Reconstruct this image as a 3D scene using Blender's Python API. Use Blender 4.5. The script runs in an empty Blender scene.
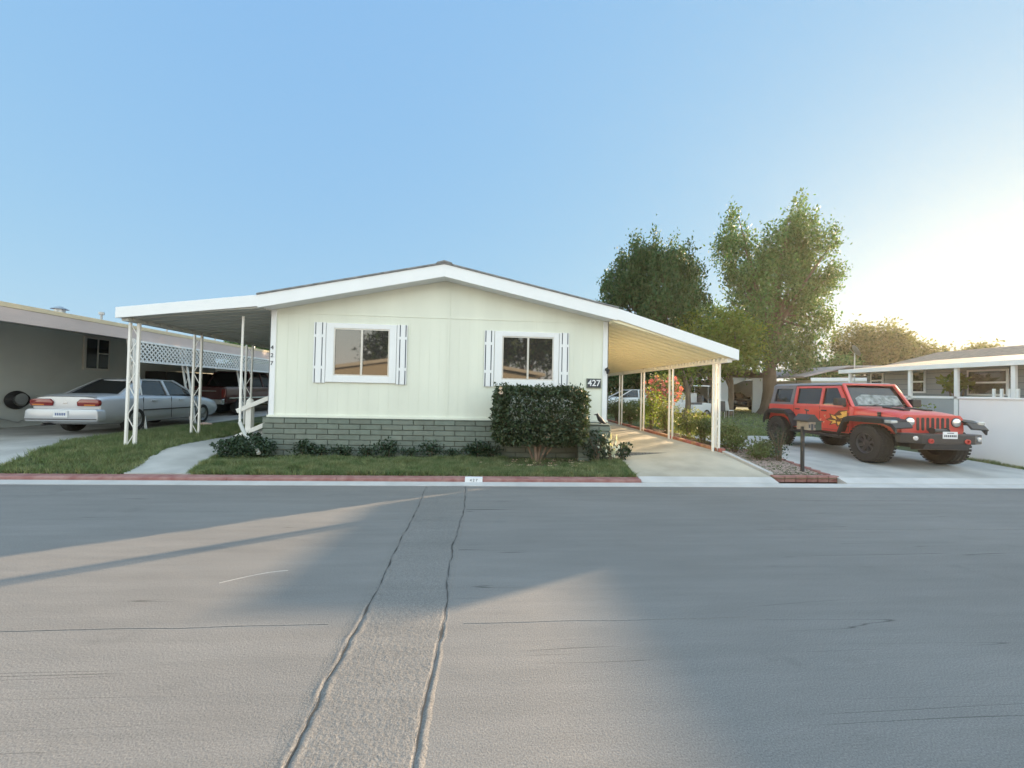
import bpy, bmesh, math, random
import numpy as np
from mathutils import Vector, Matrix, noise

random.seed(7)
rng = np.random.default_rng(7)
R = math.radians
scene = bpy.context.scene
col = scene.collection

# ------------------------------------------------------------------ camera
CAM_H = 1.55
yaw, pitch, roll = R(4.1), R(1.05), R(1.25)
fwd = Vector((math.sin(yaw)*math.cos(pitch), math.cos(yaw)*math.cos(pitch), math.sin(pitch)))
r0 = Vector((math.cos(yaw), -math.sin(yaw), 0)); u0 = r0.cross(fwd)
rt = r0*math.cos(roll) + u0*math.sin(roll)
up = -r0*math.sin(roll) + u0*math.cos(roll)
cd = bpy.data.cameras.new('camera'); cam = bpy.data.objects.new('camera', cd); col.objects.link(cam)
M3 = Matrix((rt, up, -fwd)).transposed()
cam.matrix_world = Matrix.Translation((0, 0, CAM_H)) @ M3.to_4x4()
cd.sensor_width = 36.0; cd.lens = 385.0/1024*36; cd.clip_start = 0.05; cd.clip_end = 2000
scene.camera = cam

# ------------------------------------------------------------------ light
SUN_AZ, SUN_EL = 59.9, 9.1            # azimuth from +Y towards +X
world = bpy.data.worlds.new('World'); scene.world = world; world.use_nodes = True
nt = world.node_tree; bg = nt.nodes['Background']
sky = nt.nodes.new('ShaderNodeTexSky'); sky.sky_type = 'NISHITA'; sky.sun_disc = False
sky.sun_elevation = R(SUN_EL); sky.sun_rotation = R(SUN_AZ)
sky.air_density = 1.0; sky.dust_density = 0.7; sky.ozone_density = 1.5; sky.altitude = 200
# the clear sky with its huge range eased channel by channel, and an added boost behind the camera to light the house front
sp_ = nt.nodes.new('ShaderNodeSeparateColor'); cb_ = nt.nodes.new('ShaderNodeCombineColor'); nt.links.new(sky.outputs[0], sp_.inputs[0])
def wm(op, a, b):
    k = nt.nodes.new('ShaderNodeMath'); k.operation = op
    for i, q in enumerate((a, b)):
        if isinstance(q, (int, float)): k.inputs[i].default_value = q
        else: nt.links.new(q, k.inputs[i])
    return k.outputs[0]
tcw = nt.nodes.new('ShaderNodeTexCoord'); sxyz = nt.nodes.new('ShaderNodeSeparateXYZ'); nt.links.new(tcw.outputs['Generated'], sxyz.inputs[0])
mrw = nt.nodes.new('ShaderNodeMapRange'); mrw.interpolation_type = 'SMOOTHSTEP'; nt.links.new(sxyz.outputs[1], mrw.inputs[0])
mrw.inputs[1].default_value = 0.40; mrw.inputs[2].default_value = -0.25; mrw.inputs[3].default_value = 0.0; mrw.inputs[4].default_value = 1.0
for i, (a_, g_, k_) in enumerate(((0.325, 0.33, 3.7), (0.49, 0.215, 2.2), (0.71, 0.03, 1.35))):
    v_ = wm('MULTIPLY', wm('POWER', wm('MULTIPLY', sp_.outputs[i], 0.6435), g_), a_/0.6435)
    nt.links.new(wm('MULTIPLY', v_, wm('ADD', wm('MULTIPLY', mrw.outputs[0], k_), 1.0)), cb_.inputs[i])
nt.links.new(cb_.outputs[0], bg.inputs[0]); bg.inputs[1].default_value = 0.15
sd = bpy.data.lights.new('sun', 'SUN'); sd.energy = 4.3; sd.angle = R(0.5); sd.color = (1.0, 0.73, 0.46)
sun = bpy.data.objects.new('sun', sd); col.objects.link(sun)
sv = Vector((math.sin(R(SUN_AZ))*math.cos(R(SUN_EL)), math.cos(R(SUN_AZ))*math.cos(R(SUN_EL)), math.sin(R(SUN_EL))))
sun.rotation_euler = sv.to_track_quat('Z', 'Y').to_euler(); sun.location = (30, 20, 20)
vs = scene.view_settings
vs.view_transform = 'Standard'; vs.look = 'None'; vs.gamma = 1; vs.use_curve_mapping = False
vs.exposure = 2.36
scene.cycles.max_bounces = 8; scene.cycles.diffuse_bounces = 4; scene.cycles.transparent_max_bounces = 8
scene.cycles.use_denoising = True

# ------------------------------------------------------------------ materials
def mat(name, color, rough=0.7, metal=0.0, var=0.0, vscale=6.0, bump=0.0, bscale=40.0, spec=0.5, coat=0.0,
        island=0.0, trans=0.0, stretch=(1, 1, 1), ior=None, color2=None, detail=4.0):
    m = bpy.data.materials.new(name); m.use_nodes = True
    n = m.node_tree; b = n.nodes['Principled BSDF']
    b.inputs['Roughness'].default_value = rough; b.inputs['Metallic'].default_value = metal
    b.inputs['Specular IOR Level'].default_value = spec; b.inputs['Coat Weight'].default_value = coat
    if ior: b.inputs['IOR'].default_value = ior
    c = tuple(color) + (1,)
    b.inputs['Base Color'].default_value = c
    tc = n.nodes.new('ShaderNodeTexCoord'); mp = n.nodes.new('ShaderNodeMapping'); mp.inputs['Scale'].default_value = stretch
    geo = n.nodes.new('ShaderNodeNewGeometry')
    n.links.new(geo.outputs['Position'], mp.inputs[0])
    out = None
    if var or color2:
        t = n.nodes.new('ShaderNodeTexNoise'); t.inputs['Scale'].default_value = vscale; t.inputs['Detail'].default_value = detail
        n.links.new(mp.outputs[0], t.inputs['Vector'])
        rp = n.nodes.new('ShaderNodeValToRGB'); n.links.new(t.outputs['Fac'], rp.inputs[0])
        rp.color_ramp.elements[0].position = 0.3; rp.color_ramp.elements[1].position = 0.7
        d = color2 if color2 else tuple(min(1, k*(1+var)) for k in color)
        rp.color_ramp.elements[0].color = tuple(k*(1-var) for k in color) + (1,)
        rp.color_ramp.elements[1].color = tuple(d) + (1,)
        out = rp.outputs[0]; n.links.new(out, b.inputs['Base Color'])
    if island:
        hs = n.nodes.new('ShaderNodeHueSaturation')
        if out: n.links.new(out, hs.inputs['Color'])
        else: hs.inputs['Color'].default_value = c
        mr = n.nodes.new('ShaderNodeMapRange'); mr.inputs[3].default_value = 1-island; mr.inputs[4].default_value = 1+island
        n.links.new(geo.outputs['Random Per Island'], mr.inputs[0]); n.links.new(mr.outputs[0], hs.inputs['Value'])
        mh = n.nodes.new('ShaderNodeMapRange'); mh.inputs[3].default_value = 0.47; mh.inputs[4].default_value = 0.53
        mul = n.nodes.new('ShaderNodeMath'); mul.operation = 'MULTIPLY'; mul.inputs[1].default_value = 7.13
        fr = n.nodes.new('ShaderNodeMath'); fr.operation = 'FRACT'
        n.links.new(geo.outputs['Random Per Island'], mul.inputs[0]); n.links.new(mul.outputs[0], fr.inputs[0])
        n.links.new(fr.outputs[0], mh.inputs[0]); n.links.new(mh.outputs[0], hs.inputs['Hue'])
        out = hs.outputs[0]; n.links.new(out, b.inputs['Base Color'])
    if bump:
        t2 = n.nodes.new('ShaderNodeTexNoise'); t2.inputs['Scale'].default_value = bscale; t2.inputs['Detail'].default_value = 5
        n.links.new(mp.outputs[0], t2.inputs['Vector'])
        bp = n.nodes.new('ShaderNodeBump'); bp.inputs['Strength'].default_value = 1.0; bp.inputs['Distance'].default_value = bump
        n.links.new(t2.outputs['Fac'], bp.inputs['Height']); n.links.new(bp.outputs[0], b.inputs['Normal'])
    if trans:
        tr = n.nodes.new('ShaderNodeBsdfTranslucent'); mx = n.nodes.new('ShaderNodeMixShader'); mx.inputs[0].default_value = trans
        g = n.nodes.new('ShaderNodeMixRGB'); g.blend_type = 'MULTIPLY'; g.inputs[0].default_value = 1
        g.inputs[2].default_value = (1.6, 1.5, 0.6, 1)
        if out: n.links.new(out, g.inputs[1])
        else: g.inputs[1].default_value = c
        n.links.new(g.outputs[0], tr.inputs[0])
        n.links.new(b.outputs[0], mx.inputs[1]); n.links.new(tr.outputs[0], mx.inputs[2])
        n.links.new(mx.outputs[0], n.nodes['Material Output'].inputs[0])
    return m

def asphalt_mat(name, base, crack=True, fine=0.0016):
    m = mat(name, base, rough=0.85, spec=0.25)
    n = m.node_tree; b = n.nodes['Principled BSDF']; geo = [k for k in n.nodes if k.type == 'NEW_GEOMETRY'][0]
    def noise_(scale, st=(1, 1, 1), det=6, rough=0.6):
        mp = n.nodes.new('ShaderNodeMapping'); mp.inputs['Scale'].default_value = st
        t = n.nodes.new('ShaderNodeTexNoise'); t.inputs['Scale'].default_value = scale; t.inputs['Detail'].default_value = det
        t.inputs['Roughness'].default_value = rough
        n.links.new(geo.outputs['Position'], mp.inputs[0]); n.links.new(mp.outputs[0], t.inputs['Vector']); return t.outputs['Fac']
    def ramp(fac, p0, c0, p1, c1):
        r = n.nodes.new('ShaderNodeValToRGB'); n.links.new(fac, r.inputs[0])
        r.color_ramp.elements[0].position = p0; r.color_ramp.elements[1].position = p1
        r.color_ramp.elements[0].color = (c0, c0, c0, 1); r.color_ramp.elements[1].color = (c1, c1, c1, 1); return r.outputs[0]
    def mul(a, bb):
        x = n.nodes.new('ShaderNodeMixRGB'); x.blend_type = 'MULTIPLY'; x.inputs[0].default_value = 1
        n.links.new(a, x.inputs[1]); n.links.new(bb, x.inputs[2]); return x.outputs[0]
    big = ramp(noise_(0.45, (0.5, 1.2, 1)), 0.3, 0.86, 0.72, 1.12)
    st = ramp(noise_(2.2, (0.35, 3.5, 1)), 0.32, 0.93, 0.7, 1.07)
    sp = ramp(noise_(130, det=4, rough=0.8), 0.34, 0.62, 0.66, 1.36)
    spots = ramp(noise_(1.7, (0.6, 1.0, 1), 3), 0.66, 1.0, 0.78, 0.86)
    oil = ramp(noise_(0.9, (0.8, 1.6, 1), 7, 0.75), 0.60, 1.0, 0.74, 0.80)
    rgb = n.nodes.new('ShaderNodeRGB'); rgb.outputs[0].default_value = tuple(base) + (1,)
    c = mul(mul(mul(mul(mul(rgb.outputs[0], big), st), sp), spots), oil)
    # short hairline cracks that run along the street and pale scuffs
    if crack:
        hair = noise_(1.3, (0.10, 4.5, 1), 2, 0.4)
        sb = n.nodes.new('ShaderNodeMath'); sb.operation = 'SUBTRACT'; sb.inputs[1].default_value = 0.5; n.links.new(hair, sb.inputs[0])
        ab = n.nodes.new('ShaderNodeMath'); ab.operation = 'ABSOLUTE'; n.links.new(sb.outputs[0], ab.inputs[0])
        ln = ramp(ab.outputs[0], 0.0, 1.0, 0.0028, 0.0)
        gate = ramp(noise_(0.9, (0.6, 1.4, 1), 1), 0.54, 0.0, 0.58, 0.55)
        k = mul(ln, gate)
        inv = n.nodes.new('ShaderNodeInvert'); n.links.new(k, inv.inputs[1])
        c = mul(c, inv.outputs[0])
        sc = ramp(noise_(2.6, (0.28, 2.6, 1), 3, 0.7), 0.70, 1.0, 0.80, 1.35)
        c = mul(c, sc)
    n.links.new(c, b.inputs['Base Color'])
    h1 = noise_(90, det=4); h2 = noise_(7, (0.5, 2.0, 1), 5, 0.7); h3 = noise_(1.2, (0.6, 1.5, 1), 3)
    b1 = n.nodes.new('ShaderNodeBump'); b1.inputs['Strength'].default_value = 1; b1.inputs['Distance'].default_value = fine
    b2 = n.nodes.new('ShaderNodeBump'); b2.inputs['Strength'].default_value = 1; b2.inputs['Distance'].default_value = 0.0016
    b3 = n.nodes.new('ShaderNodeBump'); b3.inputs['Strength'].default_value = 1; b3.inputs['Distance'].default_value = 0.006
    n.links.new(h1, b1.inputs['Height']); n.links.new(h2, b2.inputs['Height']); n.links.new(h3, b3.inputs['Height'])
    n.links.new(b3.outputs[0], b2.inputs['Normal']); n.links.new(b2.outputs[0], b1.inputs['Normal']); n.links.new(b1.outputs[0], b.inputs['Normal'])
    return m

M = dict(
    asphalt=asphalt_mat('asphalt', (0.195, 0.188, 0.180)),
    patch=asphalt_mat('asphalt_patch', (0.190, 0.183, 0.174), crack=False, fine=0.003),
    tar=mat('crack_seal', (0.145, 0.14, 0.13), 0.8, var=0.4, vscale=30),
    earth=mat('earth', (0.10, 0.085, 0.06), 0.95, var=0.3, vscale=2, bump=0.02, bscale=12),
    lawn=mat('lawn_soil', (0.06, 0.085, 0.03), 0.95, var=0.3, vscale=1.5, bump=0.02, bscale=30, color2=(0.10, 0.12, 0.045)),
    concrete=mat('concrete', (0.40, 0.39, 0.37), 0.85, var=0.2, vscale=1.7, bump=0.002, bscale=60, detail=8),
    concrete_tan=mat('concrete_tan', (0.42, 0.38, 0.31), 0.85, var=0.22, vscale=1.3, bump=0.002, bscale=60, detail=8),
    gutter=mat('gutter_concrete', (0.46, 0.45, 0.44), 0.85, var=0.10, vscale=2.5, bump=0.002, bscale=50, detail=8),
    kerb_red=mat('kerb_paint', (0.30, 0.12, 0.11), 0.8, var=0.22, vscale=7, color2=(0.34, 0.19, 0.17), bump=0.002),
    brick_red=mat('brick_red', (0.36, 0.16, 0.11), 0.85, var=0.2, vscale=9, island=0.15, bump=0.003),
    grass=mat('grass_blades', (0.15, 0.23, 0.10), 0.75, spec=0.2, var=0.3, vscale=4.5, island=0.45, trans=0.25, color2=(0.25, 0.27, 0.15)),
    wall=mat('pale_green_paint', (0.735, 0.75, 0.65), 0.6, var=0.05, vscale=2.2, bump=0.0008, bscale=80, stretch=(1, 1, 0.15)),
    trim=mat('white_paint', (0.80, 0.81, 0.82), 0.5, var=0.02, vscale=3),
    trimw=mat('white_metal', (0.82, 0.80, 0.76), 0.45, var=0.03, vscale=4),
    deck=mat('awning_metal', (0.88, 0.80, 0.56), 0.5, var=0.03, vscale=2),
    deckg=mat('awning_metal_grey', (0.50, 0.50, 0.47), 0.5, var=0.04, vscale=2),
    shingle=mat('shingle', (0.22, 0.22, 0.22), 0.9, var=0.25, vscale=8, bump=0.01, bscale=30),
    shingle_b=mat('shingle_brown', (0.26, 0.21, 0.17), 0.9, var=0.2, vscale=5, bump=0.01, bscale=25, stretch=(1, 1, 3)),
    block=mat('painted_block', (0.165, 0.19, 0.16), 0.85, var=0.12, vscale=6, island=0.10, bump=0.004, bscale=35),
    mortar=mat('block_mortar', (0.13, 0.15, 0.13), 0.9, var=0.1),
    glass=mat('window_glass', (0.040, 0.036, 0.034), 0.03, spec=0.5, ior=2.1),
    glassc=mat('car_glass', (0.012, 0.014, 0.016), 0.04, ior=1.6),
    alu=mat('aluminium_frame', (0.62, 0.60, 0.56), 0.4, metal=0.3),
    gap=mat('shadow_gap', (0.10, 0.12, 0.15), 0.8),
    black=mat('black_plastic', (0.02, 0.02, 0.022), 0.5, var=0.2),
    blacksteel=mat('black_steel', (0.025, 0.026, 0.028), 0.45, coat=0.2),
    rubber=mat('rubber', (0.025, 0.024, 0.023), 0.85, var=0.2, vscale=20, bump=0.002, bscale=60),
    red=mat('red_car_paint', (0.55, 0.055, 0.045), 0.32, coat=0.6, var=0.03),
    silver=mat('silver_car_paint', (0.50, 0.52, 0.56), 0.34, metal=0.35, coat=0.5),
    maroon=mat('maroon_car_paint', (0.07, 0.012, 0.014), 0.3, coat=0.6),
    blackcar=mat('black_car_paint', (0.012, 0.013, 0.015), 0.25, coat=0.7),
    whitecar=mat('white_car_paint', (0.7, 0.7, 0.7), 0.3, coat=0.5),
    chrome=mat('chrome', (0.72, 0.72, 0.73), 0.15, metal=1.0),
    rim=mat('wheel_metal', (0.45, 0.45, 0.46), 0.35, metal=0.8),
    rimd=mat('dark_wheel_metal', (0.07, 0.07, 0.075), 0.35, metal=0.6),
    lampred=mat('tail_lamp', (0.20, 0.012, 0.012), 0.15, coat=0.8),
    lamporange=mat('amber_lamp', (0.55, 0.18, 0.03), 0.2, coat=0.6),
    lampclear=mat('clear_lamp', (0.75, 0.75, 0.75), 0.1, metal=0.6, coat=0.8),
    plate=mat('plate_white', (0.75, 0.76, 0.78), 0.5),
    ink=mat('dark_ink', (0.03, 0.035, 0.05), 0.6),
    decal_y=mat('decal_yellow', (0.75, 0.42, 0.10), 0.4, var=0.25, vscale=9),
    decal_k=mat('decal_dark', (0.10, 0.03, 0.02), 0.4),
    decal_p=mat('decal_pale', (0.60, 0.25, 0.18), 0.4, var=0.3, vscale=12),
    grey_wall=mat('grey_siding', (0.30, 0.335, 0.36), 0.7, var=0.05, vscale=2),
    tan_wall=mat('tan_siding', (0.50, 0.44, 0.33), 0.8, var=0.04),
    beige_wall=mat('beige_stucco', (0.58, 0.62, 0.60), 0.85, var=0.05, vscale=1.5, bump=0.004, bscale=50),
    cream_wall=mat('cream_siding', (0.62, 0.58, 0.48), 0.7, var=0.04),
    white_wall=mat('white_masonry', (0.80, 0.80, 0.80), 0.75, var=0.03, vscale=1.5, bump=0.002, bscale=30),
    pinkboard=mat('fascia_board', (0.52, 0.44, 0.42), 0.7, var=0.10, vscale=3, stretch=(1, 0.3, 1)),
    tanboard=mat('drip_board', (0.62, 0.52, 0.36), 0.6, var=0.05),
    roofgrey=mat('roof_grey', (0.30, 0.28, 0.29), 0.9, var=0.15, vscale=3),
    roofmaroon=mat('roof_maroon', (0.20, 0.13, 0.14), 0.9, var=0.15, vscale=3),
    galv=mat('galvanised', (0.45, 0.46, 0.46), 0.4, metal=0.7, var=0.1),
    bark=mat('bark', (0.115, 0.085, 0.060), 0.95, var=0.3, vscale=5, bump=0.03, bscale=12, stretch=(1, 1, 0.2)),
    bark2=mat('bark_pale', (0.24, 0.17, 0.13), 0.9, var=0.25, vscale=20, bump=0.004, bscale=40, stretch=(1, 1, 0.3)),
    leaf1=mat('leaf_ash', (0.078, 0.145, 0.045), 0.6, spec=0.3, island=0.35, trans=0.22),
    leaf2=mat('leaf_dark', (0.045, 0.088, 0.03), 0.6, spec=0.3, island=0.35, trans=0.25),
    leaf3=mat('leaf_bright', (0.13, 0.18, 0.04), 0.6, spec=0.3, island=0.3, trans=0.45),
    leaf4=mat('leaf_glare_brown', (0.085, 0.10, 0.045), 0.6, spec=0.3, island=0.35, trans=0.4),  # brownish cast of the sun glare put into the leaf colour
    leafh=mat('leaf_camellia', (0.040, 0.062, 0.026), 0.5, spec=0.5, island=0.45, trans=0.12),
    leafi=mat('leaf_ivy', (0.028, 0.055, 0.028), 0.5, spec=0.4, island=0.4, trans=0.12),
    leafr=mat('leaf_rose', (0.10, 0.13, 0.05), 0.6, island=0.35, trans=0.35),
    leafv=mat('leaf_variegated', (0.62, 0.64, 0.55), 0.6, island=0.2, trans=0.2),
    twig=mat('twig', (0.13, 0.10, 0.07), 0.9, var=0.2),
    petal=mat('petal', (0.72, 0.55, 0.45), 0.6, island=0.15, trans=0.3),
    petalp=mat('petal_pink', (0.62, 0.16, 0.16), 0.6, island=0.25, trans=0.3),
    mulch=mat('mulch', (0.13, 0.075, 0.05), 0.95, island=0.4, var=0.3, vscale=12),
    gravel=mat('gravel', (0.36, 0.29, 0.27), 0.9, island=0.3),
    ac=mat('cart_dark', (0.10, 0.10, 0.11), 0.6),
    mesh_white=mat('windshield_shade', (0.10, 0.12, 0.12), 0.4, var=0.5, vscale=9, color2=(0.34, 0.38, 0.37)),
    bird=mat('bird_black', (0.015, 0.015, 0.018), 0.5),
    copper=mat('mailbox_wood', (0.30, 0.25, 0.20), 0.7, var=0.2, vscale=15),
)

# ------------------------------------------------------------------ helpers
ORG = {}
class MB:
    def __init__(s): s.v = []; s.f = []; s.T = None
    def add(s, vs_, fs):
        n = len(s.v)
        if s.T is not None: vs_ = [tuple(s.T @ Vector(p)) for p in vs_]
        s.v += [tuple(p) for p in vs_]; s.f += [tuple(i+n for i in f) for f in fs]; return s
    def box(s, x0, x1, y0, y1, z0, z1):
        if x0 > x1: x0, x1 = x1, x0
        if y0 > y1: y0, y1 = y1, y0
        if z0 > z1: z0, z1 = z1, z0
        return s.add([(x0,y0,z0),(x1,y0,z0),(x1,y1,z0),(x0,y1,z0),(x0,y0,z1),(x1,y0,z1),(x1,y1,z1),(x0,y1,z1)],
                     [(0,3,2,1),(4,5,6,7),(0,1,5,4),(1,2,6,5),(2,3,7,6),(3,0,4,7)])
    def hexa(s, p): return s.add(p, [(0,3,2,1),(4,5,6,7),(0,1,5,4),(1,2,6,5),(2,3,7,6),(3,0,4,7)])
    def bar(s, p, q, w, h=None, upv=(0, 0, 1)):
        h = w if h is None else h
        p, q = Vector(p), Vector(q); d = (q-p).normalized(); u = Vector(upv)
        if abs(d.dot(u)) > 0.98: u = Vector((0, 1, 0))
        a = d.cross(u).normalized()*w/2; b = a.cross(d).normalized()*h/2
        return s.hexa([p-a-b, p+a-b, q+a-b, q-a-b, p-a+b, p+a+b, q+a+b, q-a+b])
    def tube(s, pts, rad, n=8, caps=True):
        pts = [Vector(p) for p in pts]; rads = rad if isinstance(rad, (list, tuple)) else [rad]*len(pts)
        vv = []; ff = []; ref = Vector((0.31, 0.17, 0.93))
        for i, p in enumerate(pts):
            d = (pts[min(i+1, len(pts)-1)] - pts[max(i-1, 0)]).normalized()
            rf = ref if abs(d.dot(ref)) < 0.95 else Vector((1, 0, 0))
            a = d.cross(rf).normalized(); b = d.cross(a)
            for k in range(n):
                t = 2*math.pi*k/n; vv.append(p + a*math.cos(t)*rads[i] + b*math.sin(t)*rads[i])
        for i in range(len(pts)-1):
            for k in range(n):
                ff.append((i*n+k, i*n+(k+1) % n, (i+1)*n+(k+1) % n, (i+1)*n+k))
        if caps: ff.append(tuple(range(n))[::-1]); ff.append(tuple(range((len(pts)-1)*n, len(pts)*n)))
        return s.add(vv, ff)
    def prism(s, poly, ax, a, b):
        # poly in the two other axes (cyclic order), extruded along ax
        def P(u, v, w): return {'x': (w, u, v), 'y': (u, w, v), 'z': (u, v, w)}[ax]
        n = len(poly)
        vv = [P(u, v, a) for u, v in poly] + [P(u, v, b) for u, v in poly]
        ff = [tuple(range(n))[::-1], tuple(range(n, 2*n))] + [(i, (i+1) % n, n+(i+1) % n, n+i) for i in range(n)]
        return s.add(vv, ff)
    def lathe(s, prof, c, ax, n=24, cap=True):
        # prof: (along, radius)
        vv = []; ff = []
        for t, r in prof:
            for k in range(n):
                a = 2*math.pi*k/n; u, v = r*math.cos(a), r*math.sin(a)
                o = {'x': (t, u, v), 'y': (u, t, v), 'z': (u, v, t)}[ax]
                vv.append((c[0]+o[0], c[1]+o[1], c[2]+o[2]))
        m = len(prof)
        for i in range(m-1):
            for k in range(n): ff.append((i*n+k, i*n+(k+1) % n, (i+1)*n+(k+1) % n, (i+1)*n+k))
        if cap and prof[0][1] > 1e-4: ff.append(tuple(range(n))[::-1])
        if cap and prof[-1][1] > 1e-4: ff.append(tuple(range((m-1)*n, m*n)))
        return s.add(vv, ff)
    def quad(s, *p): return s.add(p, [tuple(range(len(p)))])
    def build(s, name, m, parent=None, bevel=0.0, smooth=False, segs=2, fix=True):
        me = bpy.data.meshes.new(name)
        o = bpy.data.objects.new(name, me); col.objects.link(o)
        off = Vector((0, 0, 0))
        if parent is not None:
            o.parent = parent; off = Vector(ORG.get(parent.name, (0, 0, 0))); ORG[o.name] = tuple(off)
        me.from_pydata([tuple(Vector(p)-off) for p in s.v], [], s.f)
        bm = bmesh.new(); bm.from_mesh(me)
        if fix: bmesh.ops.recalc_face_normals(bm, faces=bm.faces)
        if bevel:
            bmesh.ops.bevel(bm, geom=[e for e in bm.edges if e.is_manifold and e.calc_face_angle(0) > 0.5], offset=bevel, segments=segs, affect='EDGES', profile=0.5, clamp_overlap=True)
        bm.to_mesh(me); bm.free()
        me.materials.append(m)
        if smooth:
            me.shade_smooth()
            me.set_sharp_from_angle(angle=R(35))
        return o

def tag(o, label=None, cat=None, group=None, kind=None):
    if label: o['label'] = label
    if cat: o['category'] = cat
    if group: o['group'] = group
    if kind: o['kind'] = kind
    return o

def thing(name, label, cat, loc, group=None, local=False, rz=0.0):
    o = bpy.data.objects.new(name, None); col.objects.link(o); o.location = loc; o.rotation_euler = (0, 0, rz)
    o.empty_display_size = 0.3
    ORG[o.name] = (0, 0, 0) if local else tuple(loc)
    return tag(o, label, cat, group)

def copy_tree(o, parent=None):
    c = o.copy(); col.objects.link(c); c.parent = parent
    for ch in [k for k in bpy.data.objects if k.parent == o]: copy_tree(ch, c)
    return c

def nmesh(name, V, F, m, parent=None, smooth=False):
    V = np.asarray(V, dtype=np.float32); F = np.asarray(F, dtype=np.int32)
    if parent is not None: V = V - np.array(ORG.get(parent.name, (0, 0, 0)), dtype=np.float32)
    me = bpy.data.meshes.new(name); k = F.shape[1]
    me.vertices.add(len(V)); me.vertices.foreach_set('co', V.ravel())
    me.loops.add(F.size); me.loops.foreach_set('vertex_index', F.ravel())
    me.polygons.add(len(F)); me.polygons.foreach_set('loop_start', np.arange(0, F.size, k, dtype=np.int32))
    me.update(calc_edges=True); me.validate()
    if smooth: me.shade_smooth()
    me.materials.append(m)
    o = bpy.data.objects.new(name, me); col.objects.link(o)
    if parent is not None: o.parent = parent; ORG[o.name] = ORG.get(parent.name, (0, 0, 0))
    return o

def leaves(centers, size, aspect=2.0, upbias=0.3, jit=0.4):
    n = len(centers); c = np.asarray(centers)
    d = rng.normal(size=(n, 3)); d[:, 2] += upbias*2; d /= np.linalg.norm(d, axis=1)[:, None]
    a = rng.normal(size=(n, 3)); w = np.cross(d, a); w /= np.linalg.norm(w, axis=1)[:, None]
    s = size*(1+jit*(rng.random(n)*2-1))[:, None]
    nrm = np.cross(d, w)
    p0 = c; p1 = c + d*s*0.5 + w*s*0.5/aspect + nrm*s*0.06; p2 = c + d*s; p3 = c + d*s*0.5 - w*s*0.5/aspect + nrm*s*0.06
    V = np.stack([p0, p1, p2, p3], 1).reshape(-1, 3)
    return V, np.arange(4*n).reshape(n, 4)

def sm(t): t = max(0.0, min(1.0, t)); return t*t*(3-2*t)
def g(x, y):
    """height of the yard"""
    t = max(0.0, min(1.0, (y-6.62)/(8.2-6.62)))
    if x < 0:
        m_ = 0.14 + 0.15*sm((-x-4.6)/1.8) - 0.05*sm((-x-7.7)/0.9)
    else:
        m_ = 0.14 + 0.13*sm((x-2.6)/2.2) - 0.13*sm((x-5.8)/1.2)
    return 0.076 + t*(m_-0.076) + 0.008*max(0.0, min(y, 34.0)-8.2)

def terrain(name, xs, ys, m, dz=0.0, skirt=0.12, inside=None):
    mb = MB(); nx, ny = len(xs), len(ys)
    mb.v = [(x, y, g(x, y)+dz) for y in ys for x in xs]
    for j in range(ny-1):
        for i in range(nx-1):
            if inside is None or inside((xs[i]+xs[i+1])/2, (ys[j]+ys[j+1])/2):
                mb.f.append((j*nx+i, j*nx+i+1, (j+1)*nx+i+1, (j+1)*nx+i))
    return mb.build(name, m, fix=False)

def ribbon(name, left, right, m, dz=0.02, n=40, depth=0.1, cross=6):
    """a slab that follows the yard between two polylines given as (x, y)"""
    def samp(pl, t):
        L = [0]
        for a, b in zip(pl, pl[1:]): L.append(L[-1]+math.dist(a, b))
        d = t*L[-1]
        for k in range(len(pl)-1):
            if d <= L[k+1]+1e-9:
                u = (d-L[k])/(L[k+1]-L[k]); return (pl[k][0]+(pl[k+1][0]-pl[k][0])*u, pl[k][1]+(pl[k+1][1]-pl[k][1])*u)
        return pl[-1]
    V = []; F = []; w = cross+1
    for i in range(n+1):
        a, b = samp(left, i/n), samp(right, i/n)
        for j in range(w):
            u = j/cross; x = a[0]+(b[0]-a[0])*u; y = a[1]+(b[1]-a[1])*u
            V.append((x, y, g(x, y)+dz))
    for i in range(n):
        for j in range(cross): F.append((i*w+j, i*w+j+1, (i+1)*w+j+1, (i+1)*w+j))
    N = len(V)
    ring = [j for j in range(w)] + [i*w+cross for i in range(1, n+1)] + [n*w+j for j in range(cross-1, -1, -1)] + [i*w for i in range(n-1, 0, -1)]
    V += [(V[k][0], V[k][1], V[k][2]-depth) for k in ring]; m_ = len(ring)
    for k in range(m_): F.append((ring[k], N+k, N+(k+1) % m_, ring[(k+1) % m_]))
    mb = MB(); mb.v = V; mb.f = F; return mb.build(name, m)

def text(name, s, size, loc, rot, m, parent=None, ext=0.004, align='CENTER', bold=0.0):
    c = bpy.data.curves.new(name, 'FONT'); c.body = s; c.size = size; c.extrude = ext; c.align_x = align; c.align_y = 'CENTER'; c.offset = bold
    t = bpy.data.objects.new('tmp', c); col.objects.link(t)
    dg = bpy.context.evaluated_depsgraph_get(); me = bpy.data.meshes.new_from_object(t.evaluated_get(dg))
    bpy.data.objects.remove(t)
    me.transform(Matrix.Translation(loc) @ rot.to_4x4()); me.materials.clear(); me.materials.append(m)
    o = bpy.data.objects.new(name, me); col.objects.link(o)
    if parent is not None:
        off = Vector(ORG.get(parent.name, (0, 0, 0))); me.transform(Matrix.Translation(-off)); o.parent = parent; ORG[o.name] = tuple(off)
    return o
FACE_FRONT = Matrix.Rotation(R(90), 3, 'X')      # text that faces -Y

def frange(a, b, st):
    n = max(1, int(round((b-a)/st))); return [a+(b-a)*i/n for i in range(n+1)]

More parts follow.
